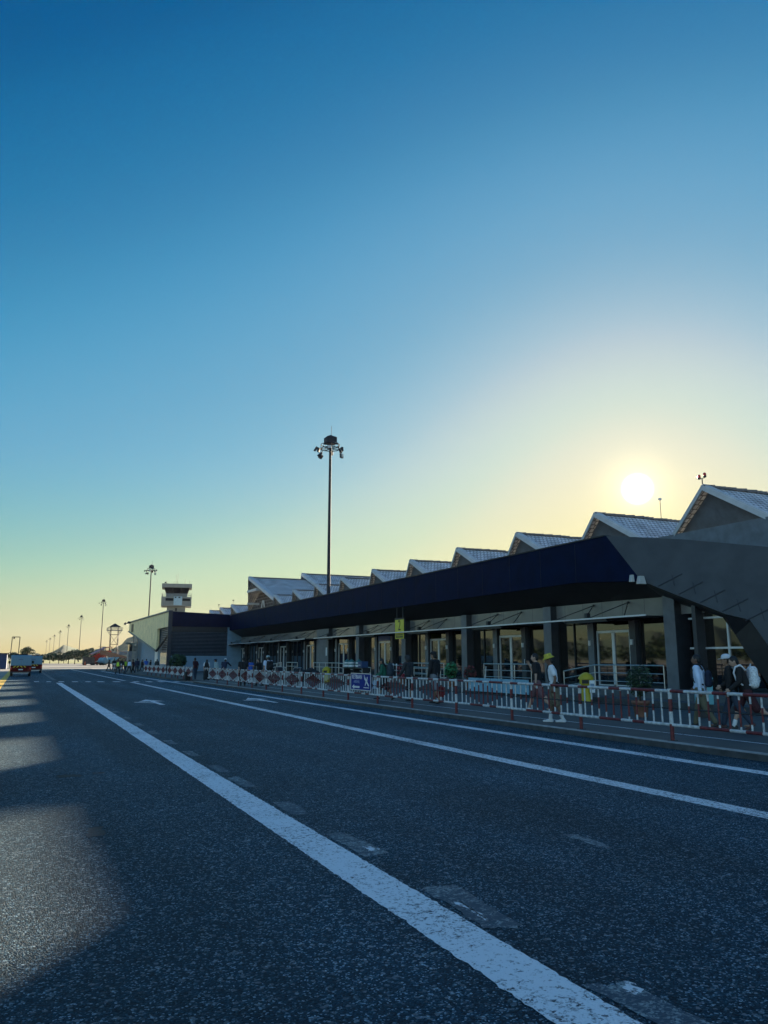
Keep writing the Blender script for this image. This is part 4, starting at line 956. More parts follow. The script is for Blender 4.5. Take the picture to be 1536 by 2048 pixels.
t = thing('floor_stand', 'slim white angled notice stand behind the potted plants', 'stand', (20.6, 33.2, .2), .3)
b = MB(); b.bar((0, .1, .0), (0, -.02, .75), .03, n=8); b.bar((0, -.02, .75), (0, -.06, 1.15), .022, n=8); b.build('pole', M_alu, t)
b = MB(); b.lathe([(.2, 0), (.2, .03), (.04, .06)], (0, .1, 0), n=14); b.build('base', M_dsteel, t)
t = thing('road_cone', 'small orange traffic cone before the far service vehicles', 'traffic cone', (16.3, 236, 0))
b = MB(); b.box(-.35, .35, -.35, .35, 0, .08); b.build('base', M_black, t)
b = MB(); b.lathe([(.28, .08), (.05, 1.1)], n=14); b.build('cone', mat('cone_orange', (.7, .10, .02), .5), t)
# gap-side dark shrubs by the louvred building
for i, (x, y, r) in enumerate(((12.3, 70.5, .75), (13.0, 71.5, .5))):
    t = thing('shrub', ('tall dark leafy shrub at the corner of the louvred building', 'low dark shrub beside the tall one at the louvred building')[i], 'shrub', (x, y, .12))
    rn = random.Random(i+5)
    b = MB(); b.bar((0, 0, 0), (0, 0, 1.5-r*.6), .05, .03, 6); b.build('stem', M_bark, t)
    b = MB(); leaf_cloud(b, (0, 0, 1.75-r*.6), (r*.8, r*.8, r), 500, .13, rn, .3); b.build('foliage', [M_leafd, M_leaf], t)

# ------------------------------------------------------------------ vehicles on the far left of the road
def make_van():
    t = thing('airport_van', '', 'van', (0, 0, 0), 0)
    w, L_ = .95, 4.6   # rear at y=0, front at +y
    prof = [(0, .55), (0, 2.3), (.25, 2.42), (3.2, 2.42), (4.0, 1.45), (L_, 1.25), (L_, .5)]
    b = MB(); b.prism([(-w, y, z) for y, z in prof if True], (2*w, 0, 0)); b.build('body', M_vwhite, t, bevel=.06)
    b = MB(); b.box(-w-.015, w+.015, -.03, L_+.02, .42, 1.22)
    sk = b.build('lower_body', M_vmar, t, bevel=.03)
    b = MB()
    for i, s in ((-.72, 1), (-.42, 1), (.06, -1), (.36, -1)):
        b.prism([(i, -.034, 1.02), (i+.12, -.034, 1.02), (i+.12+.16*s, -.034, 1.2), (i+.16*s, -.034, 1.2)], (0, -.006, 0))
    b.build('chevron', M_chev, sk)
    b = MB(); b.box(-.2, .2, -.04, -.03, .72, .84); b.build('number_plate', M_whitep, sk)
    b = MB(); b.box(-w, w, -.16, 0, .38, .55); b.build('bumper', M_dsteel, t, bevel=.03)
    b = MB(); b.box(-.7, .75, -.20, -.16, .36, .41); b.build('step_bar', M_steel, t)
    b = MB(); b.box(-.25, .15, -.012, .01, 1.88, 1.96); b.build('door_badge', M_blued, t)
    b = MB(); b.box(-w+.02, w-.02, -.012, .0, 1.24, 1.28); b.box(-.012, .012, -.012, 0, 1.28, 2.3); b.build('door_seam', M_gpan, t)
    for s in (-1, 1):
        b = MB(); b.box(s*.86-.07, s*.86+.07, -.05, -.02, .78, 1.02); b.build('tail_light', M_lampr, t)
        b = MB(); b.box(s*(w+.05), s*(w+.25), 3.4, 3.5, 1.45, 1.75); b.build('mirror', M_black, t)
        b = MB(); b.box(s*(w-.005), s*(w+.012), 1.9, 3.3, 1.5, 2.1); b.build('window', M_glass, t)
        for y in (.75, 3.7):
            b = MB(); b.bar((s*(w-.24), y, .34), (s*(w-.02), y, .34), .34, n=20); wl = b.build('wheel', M_black, t)
            b = MB(); b.bar((s*(w-.02), y, .34), (s*(w), y, .34), .19, n=14); b.build('rim', M_steel, wl)
    b = MB(); b.prism([(-w+.08, 3.22, 2.36), (w-.08, 3.22, 2.36), (w-.08, 3.98, 1.5), (-w+.08, 3.98, 1.5)], (0, .03, .03)); b.build('windscreen', M_glass, t)
    b = MB(); b.box(-.6, .6, 1.6, 2.6, 2.42, 2.56); b.build('roof_light_bar', M_black, t, bevel=.04)
    return t
v1 = make_van(); tag(v1, 'nearer white and maroon van with yellow chevrons across its back', None, 'airport vans'); v1.location = (.05, 87, 0); v1.scale = (1, 1, .86)
v2 = copy_tree(v1); v2.location = (1.5, 107.5, 0); tag(v2, 'white and maroon van parked ahead, partly hidden by the nearer van')
t = thing('goal_frame', 'thin dark goalpost frame with a camera hung under its crossbar, beyond the vans', 'gantry', (-1.2, 165, 0))
for x in (-.7, .62):
    b = MB(); b.bar((x, 0, 0), (x+.1, 0, 5.8), .07, n=8); b.build('post', M_dsteel, t)
b = MB(); b.bar((-.6, 0, 5.8), (.72, 0, 5.8), .07, n=8); b.build('crossbar', M_dsteel, t)
b = MB(); b.box(-.4, -.15, -.15, .15, 5.45, 5.75); b.build('camera_head', M_black, t)
t = thing('storage_shed', 'dark blue corrugated shed at the left edge of the apron', 'shed', (-6.2, 150, 0))
b = MB(); b.box(-4, 4.0, 0, 7, 0, 2.7)
for i in range(26): b.box(-4+i*.31, -4+i*.31+.14, -.04, 0, .1, 2.65)
b.build('wall', M_bcont, t)
b = MB(); b.prism([(-4.3, -.4, 2.72), (4.3, -.4, 2.55), (4.3, -.4, 2.67), (-4.3, -.4, 2.95)], (0, 7.8, 0)); b.build('roof', M_dsteel, t)

# passenger stairs and service vehicles far down the apron
def stairs(name, label, loc, rz, m, m2, L_=7.0, H_=3.5, cov=True):
    t = thing(name, label, 'boarding stairs', loc, rz, 'mobile boarding stairs'); w = .9
    b = MB(); b.prism([(-w, 0, .9), (-w, L_, H_+.4), (-w, L_+1.4, H_+.4), (-w, L_+1.4, H_+.15), (-w, L_, H_+.1), (-w, 0, .55)], (2*w, 0, 0))
    for i in range(14): b.box(-w+.05, w-.05, L_*i/14, L_*(i+1)/14, .9+(H_-.5)*i/14, .9+(H_-.5)*(i+1)/14, 1)
    b.build('stair_flight', [m, M_gpan], t)
    for s in (-1, 1):
        b = MB(); b.prism([(s*w, 0, .95), (s*w, L_, H_+.45), (s*w, L_+1.4, H_+.45), (s*w, L_+1.4, H_+1.5), (s*w, L_, H_+1.5), (s*w, 0, 2.0)], (.05*s, 0, 0)); b.build('side_panel', m2, t)
        for y, z in ((.2, 2.0), (L_*.5, 3.2), (L_, H_+1.5), (L_+1.35, H_+1.5)):
            b = MB(); b.bar((s*w, y, z), (s*w, y, z+1.0), .05, n=6); b.build('canopy_post', M_dsteel, t)
    b = MB(); b.prism([(-w-.25, -.2, 2.95), (-w-.25, L_, H_+2.5), (-w-.25, L_+2, H_+2.5), (-w-.25, L_+2, H_+2.62), (-w-.25, L_, H_+2.62), (-w-.25, -.2, 3.07)], (2*w+.5, 0, 0)); b.build('canopy', m, t)
    b = MB(); b.box(-1.0, 1.0, .6, L_+.6, .45, .85); b.box(-1.0, 1.0, L_+.4, L_+1.5, .45, 1.7); b.build('chassis', m, t)
    for s in (-1, 1):
        b = MB(); b.bar((s*.8, L_-.5, .8), (s*.8, L_-.2, H_), .09, n=6); b.bar((s*.8, L_-.5, H_*.4), (s*.8, 3, 1), .07, n=6); b.build('support_strut', m, t)
        for y in (1.4, L_-.2):
            b = MB(); b.bar((s*.75, y, .42), (s*1.05, y, .42), .42, n=14); b.build('wheel', M_black, t)
stairs('boarding_stairs', 'red mobile boarding stairs with a canopy far along the apron', (18.6, 245, 0), radians(-100)+.6, M_vred, M_vred, 4.2, 2.6)
stairs('boarding_stairs', 'orange brown mobile boarding stairs sloping down behind the parked vehicles', (29.4, 243, 0), radians(82), M_orange, M_orange, 7.2, 2.6)
def wheels(t, xs, y, r, w=.25):
    for x in xs:
        for s in (-1, 1):
            b = MB(); b.bar((x, s*y-w/2, r), (x, s*y+w/2, r), r, n=14); b.build('wheel', M_black, t)
t = thing('tank_truck', 'pale service truck with two rounded tanks by the boarding stairs', 'tank truck', (21.6, 232, 0), .3)
for x in (-.95, .95):
    b = MB(); b.bar((x, -1.6, 1.25), (x, 1.6, 1.25), .85, n=18); b.ball((x, -1.6, 1.25), (.85, .35, .85)); b.ball((x, 1.6, 1.25), (.85, .35, .85)); b.build('tank', M_vwhite, t)
b = MB(); b.box(-2, 2.6, -1, 1, .45, .7); b.build('chassis', M_dsteel, t)
b = MB(); b.prism([(1.9, -1, .6), (3.4, -1, .6), (3.4, -1, 1.4), (3.0, -1, 2.2), (1.9, -1, 2.2)], (0, 2, 0)); b.build('cab', M_vwhite, t, bevel=.05)
wheels(t, (-1.3, 2.6), .9, .42)
t = thing('dark_van', 'dark van with a pale windscreen pillar behind the far barriers', 'van', (22.8, 205, 0), .2)
b = MB(); b.prism([(-2.3, -.95, .45), (2.3, -.95, .45), (2.3, -.95, 1.9), (-1.2, -.95, 2.1), (-2.1, -.95, 1.25), (-2.3, -.95, 1.1)], (0, 1.9, 0)); b.build('body', mat('car_black', (.01, .01, .012), .3, coat=.4), t, bevel=.08)
b = MB(); b.bar((-2.12, -.97, 1.25), (-1.22, -.97, 2.08), .07, n=6); b.build('pillar', M_vwhite, t)
b = MB(); b.box(-1.1, 2.0, -.97, -.955, 1.25, 1.8); b.build('window', M_glass, t)
wheels(t, (-1.5, 1.5), .8, .36)
t = thing('baggage_cart', 'brown boxy covered baggage cart left of the tank truck', 'baggage cart', (17.4, 238, 0), .2)
b = MB(); b.box(-1.5, 1.4, -.9, .9, .5, 2.2); b.build('load_box', mat('cart_brown', (.10, .07, .06), .7, var=.4, scale=2), t, bevel=.05)
b = MB(); b.box(-1.6, 1.5, -1, 1, .4, .5); b.box(-1.6, 1.5, -1, 1, 2.2, 2.28); b.build('frame', M_dsteel, t)
wheels(t, (-1.1, 1.0), .8, .3)
t = thing('luggage_tractor', 'pale green tow tractor beside the dark van', 'tow tractor', (24.4, 228, 0), .1)
b = MB(); b.box(-1.5, 1.5, -.8, .8, .4, 1.1); b.build('body', mat('tractor_green', (.25, .32, .28), .5), t, bevel=.08)
b = MB(); b.box(-1.3, .3, -.75, .75, 2.0, 2.08)
for x in (-1.2, .2):
    for y in (-.7, .7): b.bar((x, y, 1.1), (x, y, 2.0), .04, n=5)
b.build('canopy', M_dsteel, t)
wheels(t, (-1.0, 1.0), .7, .38)
t = thing('transit_shed', 'pale low shed behind the orange boarding stairs', 'shed', (36, 300, 0))
b = MB(); b.box(-14, 16, 0, 10, 0, 3.2); b.build('wall', mat('shed_cream', (.50, .46, .36), .7, var=.15, scale=.5), t)
b = MB(); b.prism([(-14.5, -.6, 3.2), (16.5, -.6, 3.2), (1, -.6, 4.8)], (0, 11, 0)); b.build('roof', M_gpan, t)
b = MB()
for x in (-11, -6, 0, 5, 10): b.box(x, x+2, -.03, 0, 1.0, 2.2)
b.build('window', M_glass, t)
t = thing('guard_booth', 'dark raised guard booth beside the cream building', 'booth', (18.6, 150, 0))
b = MB(); b.box(-1.1, 1.1, -1.0, 1.0, 0, 3.1); b.build('wall', M_gpan, t)
b = MB(); b.box(-1.4, 1.4, -1.3, 1.3, 4.3, 4.55); b.build('roof', mat('booth_roof', (.05, .09, .09), .6), t)
b = MB(); b.box(-1.0, 1.0, -.95, .95, 3.1, 4.3); b.build('window', M_glass, t)

# trees beyond the apron
def tree(x, y, h, r, label, seed):
    rn = random.Random(seed); t = thing('broadleaf_tree', label, 'tree', (x, y, 0), 0, 'trees beyond the apron')
    b = MB(); b.bar((0, 0, 0), (0, 0, h*.45), h*.035, h*.022, 8); tips = []
    for i in range(6):
        a = rn.uniform(0, 2*pi); q = V((cos(a)*r*.6, sin(a)*r*.6, h*rn.uniform(.5, .8))); b.bar((0, 0, h*rn.uniform(.25, .44)), q, h*.016, h*.006, 6); tips.append(q)
    b.build('trunk', M_bark, t)
    b = MB(); tips.append(V((0, 0, h*.75)))
    for q in tips:
        rr = r*rn.uniform(.35, .6); leaf_cloud(b, q, (rr, rr, rr*.75), 170, .32, rn, .35)
    b.build('crown', [M_leafd, M_leaf2], t)
for i, (px, y, h, r, l) in enumerate(((168, 275, 5.2, 3.0, 'dark bushy tree just left of the red boarding stairs'), (150, 285, 5.0, 3.2, 'dark tree second from the red boarding stairs'), (137, 300, 4.6, 2.6, 'round tree below the fifth mast'),
     (118, 310, 4.2, 2.6, 'small tree below the sixth mast'), (100, 330, 4.0, 2.8, 'low tree right of the parked vans'), (182, 300, 6, 3, 'tree rising behind the red boarding stairs'),
     (128, 340, 3.4, 2.4, 'far small tree between the fifth and sixth masts'), (88, 345, 3.6, 2.6, 'low far tree just right of the parked vans'), (55, 380, 8.0, 3.2, 'bare topped tree above the roof of the parked vans'), (20, 360, 4.5, 3.0, 'low tree beside the blue shed'))):
    a = YAW+math.atan((px-768)/1587.5); tree(y*math.tan(a), y, h, r, l, i+11)
# ------------------------------------------------------------------ people
SKIN = {'tan': mat('skin_tan', (.30, .17, .11), .55, var=.1, scale=6), 'brown': mat('skin_brown', (.17, .09, .06), .55, var=.1, scale=6), 'fair': mat('skin_fair', (.45, .28, .21), .55, var=.1, scale=6)}
M_hair = mat('black_hair', (.008, .007, .007), .55, var=.4, scale=30); M_eye = mat('eye_dark', (.01, .01, .01), .2); M_lip = mat('lip', (.20, .07, .06), .5)
def cloth(name, c, var=.15, scale=5): return mat('cloth_'+name, c, .85, var=var, scale=scale, bump=.25, bscale=14)
C_white = cloth('white', (.66, .68, .72)); C_sky = cloth('pale_blue', (.56, .66, .84)); C_black = cloth('black', (.012, .012, .014)); C_char = cloth('charcoal', (.03, .032, .036))
C_navy = cloth('navy', (.012, .02, .05)); C_khaki = cloth('khaki', (.17, .14, .095), .5, 12); C_olive = cloth('olive', (.12, .11, .07)); C_grey = cloth('grey', (.17, .18, .20)); C_denim = cloth('denim', (.03, .045, .075))
C_green = cloth('green', (.015, .12, .075)); C_blue = cloth('blue', (.03, .10, .40)); C_rose = cloth('dusky_rose', (.16, .085, .095)); C_maroon = cloth('maroon', (.05, .012, .018)); C_yel = cloth('yellow', (.46, .41, .05), .25, 18); C_pgreen = cloth('pale_green', (.35, .45, .45), .5, 20)
C_teal = cloth('dark_teal', (.02, .05, .06)); M_sneak = mat('white_sneaker', (.66, .68, .70), .5, var=.1); M_shoe = mat('dark_shoe', (.015, .014, .014), .5); M_brshoe = mat('brown_shoe', (.09, .03, .025), .5)

def remeshed(mb, name, m, parent, vox, smooth=3):
    me = mb.mesh(name+'_raw', m); o = bpy.data.objects.new(name+'_raw', me); COL.objects.link(o)
    r = o.modifiers.new('r', 'REMESH'); r.mode = 'VOXEL'; r.voxel_size = vox; r.use_smooth_shade = True
    s = o.modifiers.new('s', 'SMOOTH'); s.iterations = smooth; s.factor = .5
    bpy.context.view_layer.update()
    n = bpy.data.meshes.new_from_object(o.evaluated_get(bpy.context.evaluated_depsgraph_get())); n.name = name
    bpy.data.objects.remove(o); n.materials.clear(); n.materials.append(m)
    for p in n.polygons: p.use_smooth = True
    q = bpy.data.objects.new(name, n); COL.objects.link(q); q.parent = parent; return q
def cap(mb, p, q, r1, r2, n=12):
    mb.bar(p, q, r1, r2, n); mb.ball(p, (r1, r1, r1), 0, n, 8); mb.ball(q, (r2, r2, r2), 0, n, 8)

def person(loc, heading, label, skin='tan', shirt=C_black, sleeve=.6, legs=C_denim, leglen=1.0, shoe=M_shoe, hat=None, hatm=None, longhair=False, lean=4, head=(0, 0),
           stride=((22, 8), (-14, 14)), arms=((8, 8, 12), (-8, 8, 12)), H=1.70, vox=.014, group=None, vest=None, hem=0.0, wide=1.0, sock=None):
    """heading in degrees clockwise from the road direction; stride = (thigh forward, knee bend) right then left; arms = (forward, out, elbow)"""
    t = thing('person', label, 'person', loc, -radians(heading), group); k = H/1.72
    hipz = .91; ln = radians(lean); rot = Matrix.Rotation(-ln, 3, 'X')
    legsP = []
    for s, (th, kn) in zip((1, -1), stride):
        h = V((s*.092*wide, 0, hipz)); a, bb = radians(th), radians(th-kn)
        kne = h+V((s*.005, sin(a)*.43, -cos(a)*.43)); ank = kne+V((0, sin(bb)*.41, -cos(bb)*.41)); legsP.append((h, kne, ank, bb))
    dz = min(l[2].z for l in legsP)-.075
    sh = V((0, 0, -dz)); legsP = [(h+sh, kn+sh, an+sh, bb) for h, kn, an, bb in legsP]
    pel = V((0, 0, .95))+sh
    def tp(x, y, z): return pel+rot @ V((x, y, z))
    armsP = []
    for s, (f, ab, el) in zip((1, -1), arms):
        S = tp(s*.185*wide, 0, .46); fa, aa = radians(f), radians(ab)
        d1 = V((s*sin(aa), cos(aa)*sin(fa), -cos(aa)*cos(fa))); E_ = S+d1*.285
        a2 = radians(ab*.3-el*.12); f2 = fa+radians(el); d2 = V((s*sin(a2), cos(a2)*sin(f2), -cos(a2)*cos(f2))); Wp = E_+d2*.25
        armsP.append((S, E_, Wp, d1, d2, s))
    hc = tp(0, .03, .655); hr = Matrix.Rotation(-radians(head[0]), 3, 'Z') @ Matrix.Rotation(radians(head[1])-ln*.5, 3, 'X')
    def hp_(x, y, z): return hc+hr @ V((x, y, z))
    # body
    b = MB()
    for s in (1, -1):
        cap(b, tp(s*.075*wide, 0, .36), tp(s*.06*wide, 0, .04), .098, .092); cap(b, tp(s*.06, 0, .44), tp(s*.175*wide, 0, .45), .07, .062)
    cap(b, tp(0, .0, .44), tp(0, .02, .60), .058, .052); cap(b, tp(-.07*wide, 0, .0), tp(.07*wide, 0, .0), .105, .105)
    b.ball(hc, (.076, .096, .112), 0, 16, 12, hr); b.ball(hp_(0, .03, -.06), (.056, .06, .06), 0, 12, 8, hr)
    b.ball(hp_(0, .10, -.012), (.014, .022, .026), 0, 8, 6, hr); b.ball(hp_(0, .088, -.055), (.03, .016, .014), 0, 8, 6, hr); b.ball(hp_(0, .078, .022), (.055, .02, .014), 0, 8, 6, hr)
    for s in (1, -1): b.ball(hp_(s*.078, -.005, -.005), (.013, .024, .034), 0, 8, 6, hr)
    for (h, kn, an, bb) in legsP:
        cap(b, h, kn, .085*wide, .055); cap(b, kn, an, .054, .036); mid = kn.lerp(an, .3)+V((0, -.018, 0)); b.ball(mid, (.05, .055, .11))
        b.ball(an+V((0, .06, -.045)), (.04, .11, .03))
    for (S, E_, Wp, d1, d2, s) in armsP:
        cap(b, S, E_, .05, .038); cap(b, E_, Wp, .039, .026)
        inn = V((-s, 0, 0)); inn = (inn-d2*inn.dot(d2)).normalized(); lat = d2.cross(inn).normalized()
        if lat.y < 0 and abs(d2.y) < .8: lat = -lat
        pc = Wp+d2*.045
        for o_ in (-.025, -.008, .009, .026): cap(b, Wp+d2*.01+lat*o_*.6, Wp+d2*.085+lat*o_, .015, .013, 8)
        for o_, l in ((-.03, .055), (-.01, .072), (.01, .078), (.03, .07)):
            k0 = Wp+d2*.088+lat*o_; k1 = k0+(d2*cos(.4)+inn*sin(.4))*l*.55; k2 = k1+(d2*cos(1.0)+inn*sin(1.0))*l*.5
            cap(b, k0, k1, .0098, .009, 8); cap(b, k1, k2, .009, .0078, 8)
        t0 = Wp+d2*.03+lat*.03; t1 = t0+(d2*.7+lat*.7).normalized()*.035; cap(b, t0, t1, .0115, .010, 8); cap(b, t1, t1+(d2*.9+inn*.3).normalized()*.03, .010, .0085, 8)
    body = remeshed(b, 'body', SKIN[skin], t, vox, 2)
    b = MB()
    for s in (1, -1): b.ball(hp_(s*.03, .094, .012), (.011, .006, .007), 0, 8, 6, hr)
    b.build('eye', M_eye, body); b = MB(); b.ball(hp_(0, .1, -.056), (.022, .006, .006), 0, 8, 6, hr); b.build('mouth', M_lip, body)
    # shirt
    b = MB(); ex = .017
    for s in (1, -1):
        cap(b, tp(s*.076*wide, 0, .37), tp(s*.072*wide, 0, .0-hem), .098+ex, .103+ex); cap(b, tp(s*.05, -.005, .435), tp(s*.172*wide, 0, .45), .072+ex*.6, .064+ex)
    cap(b, tp(0, 0, .44), tp(0, .008, .505), .066, .060)
    for (S, E_, Wp, d1, d2, s) in armsP:
        if sleeve <= 1: cap(b, S, S+d1*.285*sleeve, .054+ex, .056+ex)
        else: cap(b, S, E_, .052+ex, .043+ex); cap(b, E_, Wp-d2*.01, .043+ex, .034+ex*.6)
    remeshed(b, 'shirt', shirt, t, vox, 3)
    # trousers or shorts
    b = MB(); ex = .016
    cap(b, tp(-.075*wide, 0, .04), tp(.075*wide, 0, .04), .098, .098); cap(b, pel+V((-.075*wide, 0, -.06)), pel+V((.075*wide, 0, -.06)), .108, .108)
    for (h, kn, an, bb) in legsP:
        if leglen < .75: e = h.lerp(kn, min(1, leglen*1.9)); cap(b, h, e, .092*wide+ex, .082+ex)
        else: cap(b, h, kn, .088*wide+ex, .062+ex); cap(b, kn, an+V((0, 0, .03)), .062+ex, .05+ex*.7)
    remeshed(b, 'shorts' if leglen < .75 else 'trousers', legs, t, vox, 3)
    for (h, kn, an, bb) in legsP:
        b = MB(); tilt = max(-1.0, min(.6, bb*.9)) if an.z > .1 else 0
        R = Matrix.Translation(an) @ Matrix.Rotation(tilt, 4, 'X')
        for c, r in (((0, -.035, -.035), (.042, .05, .042)), ((0, .04, -.035), (.042, .08, .04)), ((0, .13, -.045), (.046, .075, .03)), ((0, -.01, .0), (.045, .05, .045))): b.ball(R @ V(c), r, 0, 12, 8, R.to_3x3())
        b.obox(R @ V((0, .06, -.062)), R.to_3x3() @ V((.042, 0, 0)), R.to_3x3() @ V((0, .125, 0)), R.to_3x3() @ V((0, 0, .012)))
        remeshed(b, 'shoe', shoe, t, min(vox, .012), 2)
        if sock:
            b = MB(); cap(b, an, an.lerp(kn, .28), .046, .05); b.build('sock', sock, t)
    if hat != 'bald':
        b = MB(); b.ball(hp_(0, -.018, .022), (.085, .098, .108), 0, 16, 10, hr); b.ball(hp_(0, -.05, -.03), (.075, .065, .075), 0, 12, 8, hr)
        if longhair:
            for z in (-.08, -.14, -.2, -.26): b.ball(hp_(0, -.075, z), (.075, .045, .07), 0, 12, 8)
        remeshed(b, 'hair', M_hair, t, min(vox, .012), 2)
    def L4(): return Matrix.Translation(hc) @ hr.to_4x4()
    if hat in ('bucket', 'cap', 'hood', 'sunhat'):
        b = MB()
        if hat == 'bucket': prof = [(.155, .03), (.158, .04), (.112, .085), (.104, .10), (.098, .15), (.085, .162), (.02, .166)]
        elif hat == 'sunhat': prof = [(.2, .045), (.2, .055), (.11, .075), (.1, .12), (.08, .14), (.02, .145)]
        else: prof = [(.103, .03), (.106, .045), (.103, .085), (.085, .12), (.05, .138), (.015, .143)]
        b.lathe(prof, n=22)
        if hat == 'cap': b.prism([(-.075, .06, .038), (.075, .06, .038), (.06, .165, .03), (0, .185, .028), (-.06, .165, .03)], (0, 0, .008))
        M4 = L4(); b.v = [M4 @ V((p.x, p.y, p.z+.01)) for p in b.v]; b.build('hat', hatm, t)
    if hat == 'hood':
        b = MB(); b.ball(hp_(0, -.02, .0), (.105, .11, .135), 0, 14, 10, hr); remeshed(b, 'hood', hatm, t, vox, 2)
    if vest:
        b = MB()
        for s in (1, -1): cap(b, tp(s*.078, 0, .36), tp(s*.075, 0, .06), .128, .130); cap(b, tp(s*.08, 0, .44), tp(s*.13, 0, .44), .095, .088)
        remeshed(b, 'safety_vest', vest, t, vox, 2)
    t.scale = (k, k, k)
    t['_a'] = 0; del t['_a']
    info = dict(t=t, arms=[(V(a[2]), V(a[4])) for a in armsP], tp=tp, k=k, hc=hc, hr=hr, loc=V(loc), rz=-radians(heading), pel=pel)
    return info
def w_of(i, p):   # local body point to world
    return i['loc']+Matrix.Rotation(i['rz'], 3, 'Z') @ (V(p)*i['k'])
def backpack(i, label, m, m2=None, size=(.16, .12, .24), off=(0, -.235, .24), straps=True):
    base = w_of(i, i['tp'](*off)); t = thing('backpack', label, 'backpack', base, i['rz'], 'backpacks'); sx, sy, sz = [v*i['k'] for v in size]
    b = MB()
    for x in (-.5, .5):
        cap(b, (x*sx, 0, -sz*.62), (x*sx, 0, sz*.55), sy*.95, sy*.8)
    b.ball((0, -sy*.55, -sz*.3), (sx*.75, sy*.75, sz*.45)); b.ball((0, 0, sz*.62), (sx*.7, sy*.8, sz*.3)); remeshed(b, 'bag_body', m, t, .014, 3)
    b = MB(); b.path([(-.05, sy*.3, sz*.95), (-.03, sy*.2, sz*1.12), (.03, sy*.2, sz*1.12), (.05, sy*.3, sz*.95)], .01, 6); b.build('grab_handle', m2 or m, t)
    if straps:
        for s in (-1, 1):
            P = [i['tp'](s*.1, -.13, .40), i['tp'](s*.115, -.06, .545), i['tp'](s*.12, .06, .535), i['tp'](s*.115, .135, .42), i['tp'](s*.12, .14, .24), i['tp'](s*.16, .06, .12), i['tp'](s*.14, -.12, .06)]
            loc = [Matrix.Rotation(-i['rz'], 3, 'Z') @ (w_of(i, p)-base) for p in P]; b = MB(); b.path(loc, .022, 8); b.build('strap', m2 or m, t)
    b = MB(); b.obox((0, -sy*1.15, -sz*.25), (sx*.45, 0, 0), (0, .012, 0), (0, 0, .012)); b.build('zip', M_dsteel, t)
    return t
LEFT = -65+0   # heading that walks towards the left of the picture

def hd(deg_from_left): return -65.4+deg_from_left
G1 = 'people walking along the pavement'
NV = .0095
# --- near group
p = person((12.45, 16.75, .12), hd(14), 'person in a yellow bucket hat, white T-shirt and khaki shorts walking past the barrier', 'brown', C_white, .62, C_khaki, .52, M_sneak, 'bucket', C_yel, lean=7, head=(4, -14),
           stride=((11, 3), (-7, 12)), arms=((-2, 10, 6), (-20, 12, 34)), H=1.68, vox=NV, sock=M_sneak, wide=1.05)
b = MB(); pts = [p['tp'](.08, .08, .535), p['tp'](.06, .135, .42), p['tp'](-.02, .145, .27), p['tp'](-.12, .12, .12), p['tp'](-.185, 0, .04)]
b.path(pts, .012, 8); pts2 = [p['tp'](.08, .08, .535), p['tp'](.09, -.06, .53), p['tp'](.02, -.135, .36), p['tp'](-.14, -.11, .08)]; b.path(pts2, .012, 8)
sb = thing('shoulder_bag', 'small dark shoulder bag with a thin strap worn by the person in the yellow hat', 'bag', p['loc'], p['rz'])
b.v = [V(q)*p['k'] for q in b.v]; b.build('strap', C_black, sb)
b = MB(); b.ball(p['tp'](-.2, -.04, .02)*p['k'], (.04, .09, .08), 0, 10, 8); b.build('pouch', C_black, sb)
person((14.5, 20.35, .12), hd(22), 'person in black T-shirt and rose shorts holding up a phone beside the yellow hat', 'fair', C_black, .75, C_rose, .5, M_sneak, None, lean=3, head=(-6, -6),
       stride=((24, 5), (-20, 20)), arms=((30, 6, 128), (-6, 9, 8)), H=1.80, vox=NV, group=G1, hem=.06, wide=1.08)
t = thing('phone', 'pale phone held up by the person in black T-shirt', 'phone', (14.22, 20.6, 1.62), -radians(hd(22)))
b = MB(); b.box(-.036, .036, -.006, .006, -.075, .075); b.build('case', M_whitep, t, bevel=.004); b = MB(); b.box(-.032, .032, -.009, -.0065, -.068, .068); b.build('screen', M_ink, t)
p = person((14.7, 14.1, .12), hd(38), 'person in loose pale blue shirt and khaki trousers walking away beside the cyan box', 'brown', C_sky, 1.6, C_olive, 1.0, M_shoe, None, lean=3, head=(-12, 0),
           stride=((16, 4), (-14, 16)), arms=((12, 10, 22), (-14, 12, 10)), H=1.70, vox=NV, group=G1, hem=.16, wide=1.1)
backpack(p, 'narrow dark backpack on the person in pale blue', C_navy, C_black, (.13, .075, .22), (.03, -.20, .2))
person((15.1, 13.55, .12), hd(30), 'person in black jacket and jeans wearing a white cap', 'tan', C_black, 1.6, C_denim, 1.0, M_brshoe, 'cap', C_white, lean=4, head=(0, -4),
       stride=((20, 6), (-20, 12)), arms=((10, 8, 25), (-6, 8, 20)), H=1.70, vox=NV, group=G1, hem=.12)
p = person((15.2, 13.25, .12), hd(12), 'person in black top bending forward under a white backpack, one foot lifted behind', 'fair', C_black, 1.6, C_maroon, .55, M_shoe, None, lean=17, head=(0, -14),
           stride=((24, 8), (-24, 40)), arms=((26, 6, 34), (10, 8, 40)), H=1.72, vox=NV, group=G1, sock=M_sneak)
backpack(p, 'white and grey mesh backpack on the bending person in black', cloth('pale_mesh', (.68, .71, .74), .35, 30), C_white, (.17, .125, .25), (0, -.245, .22))
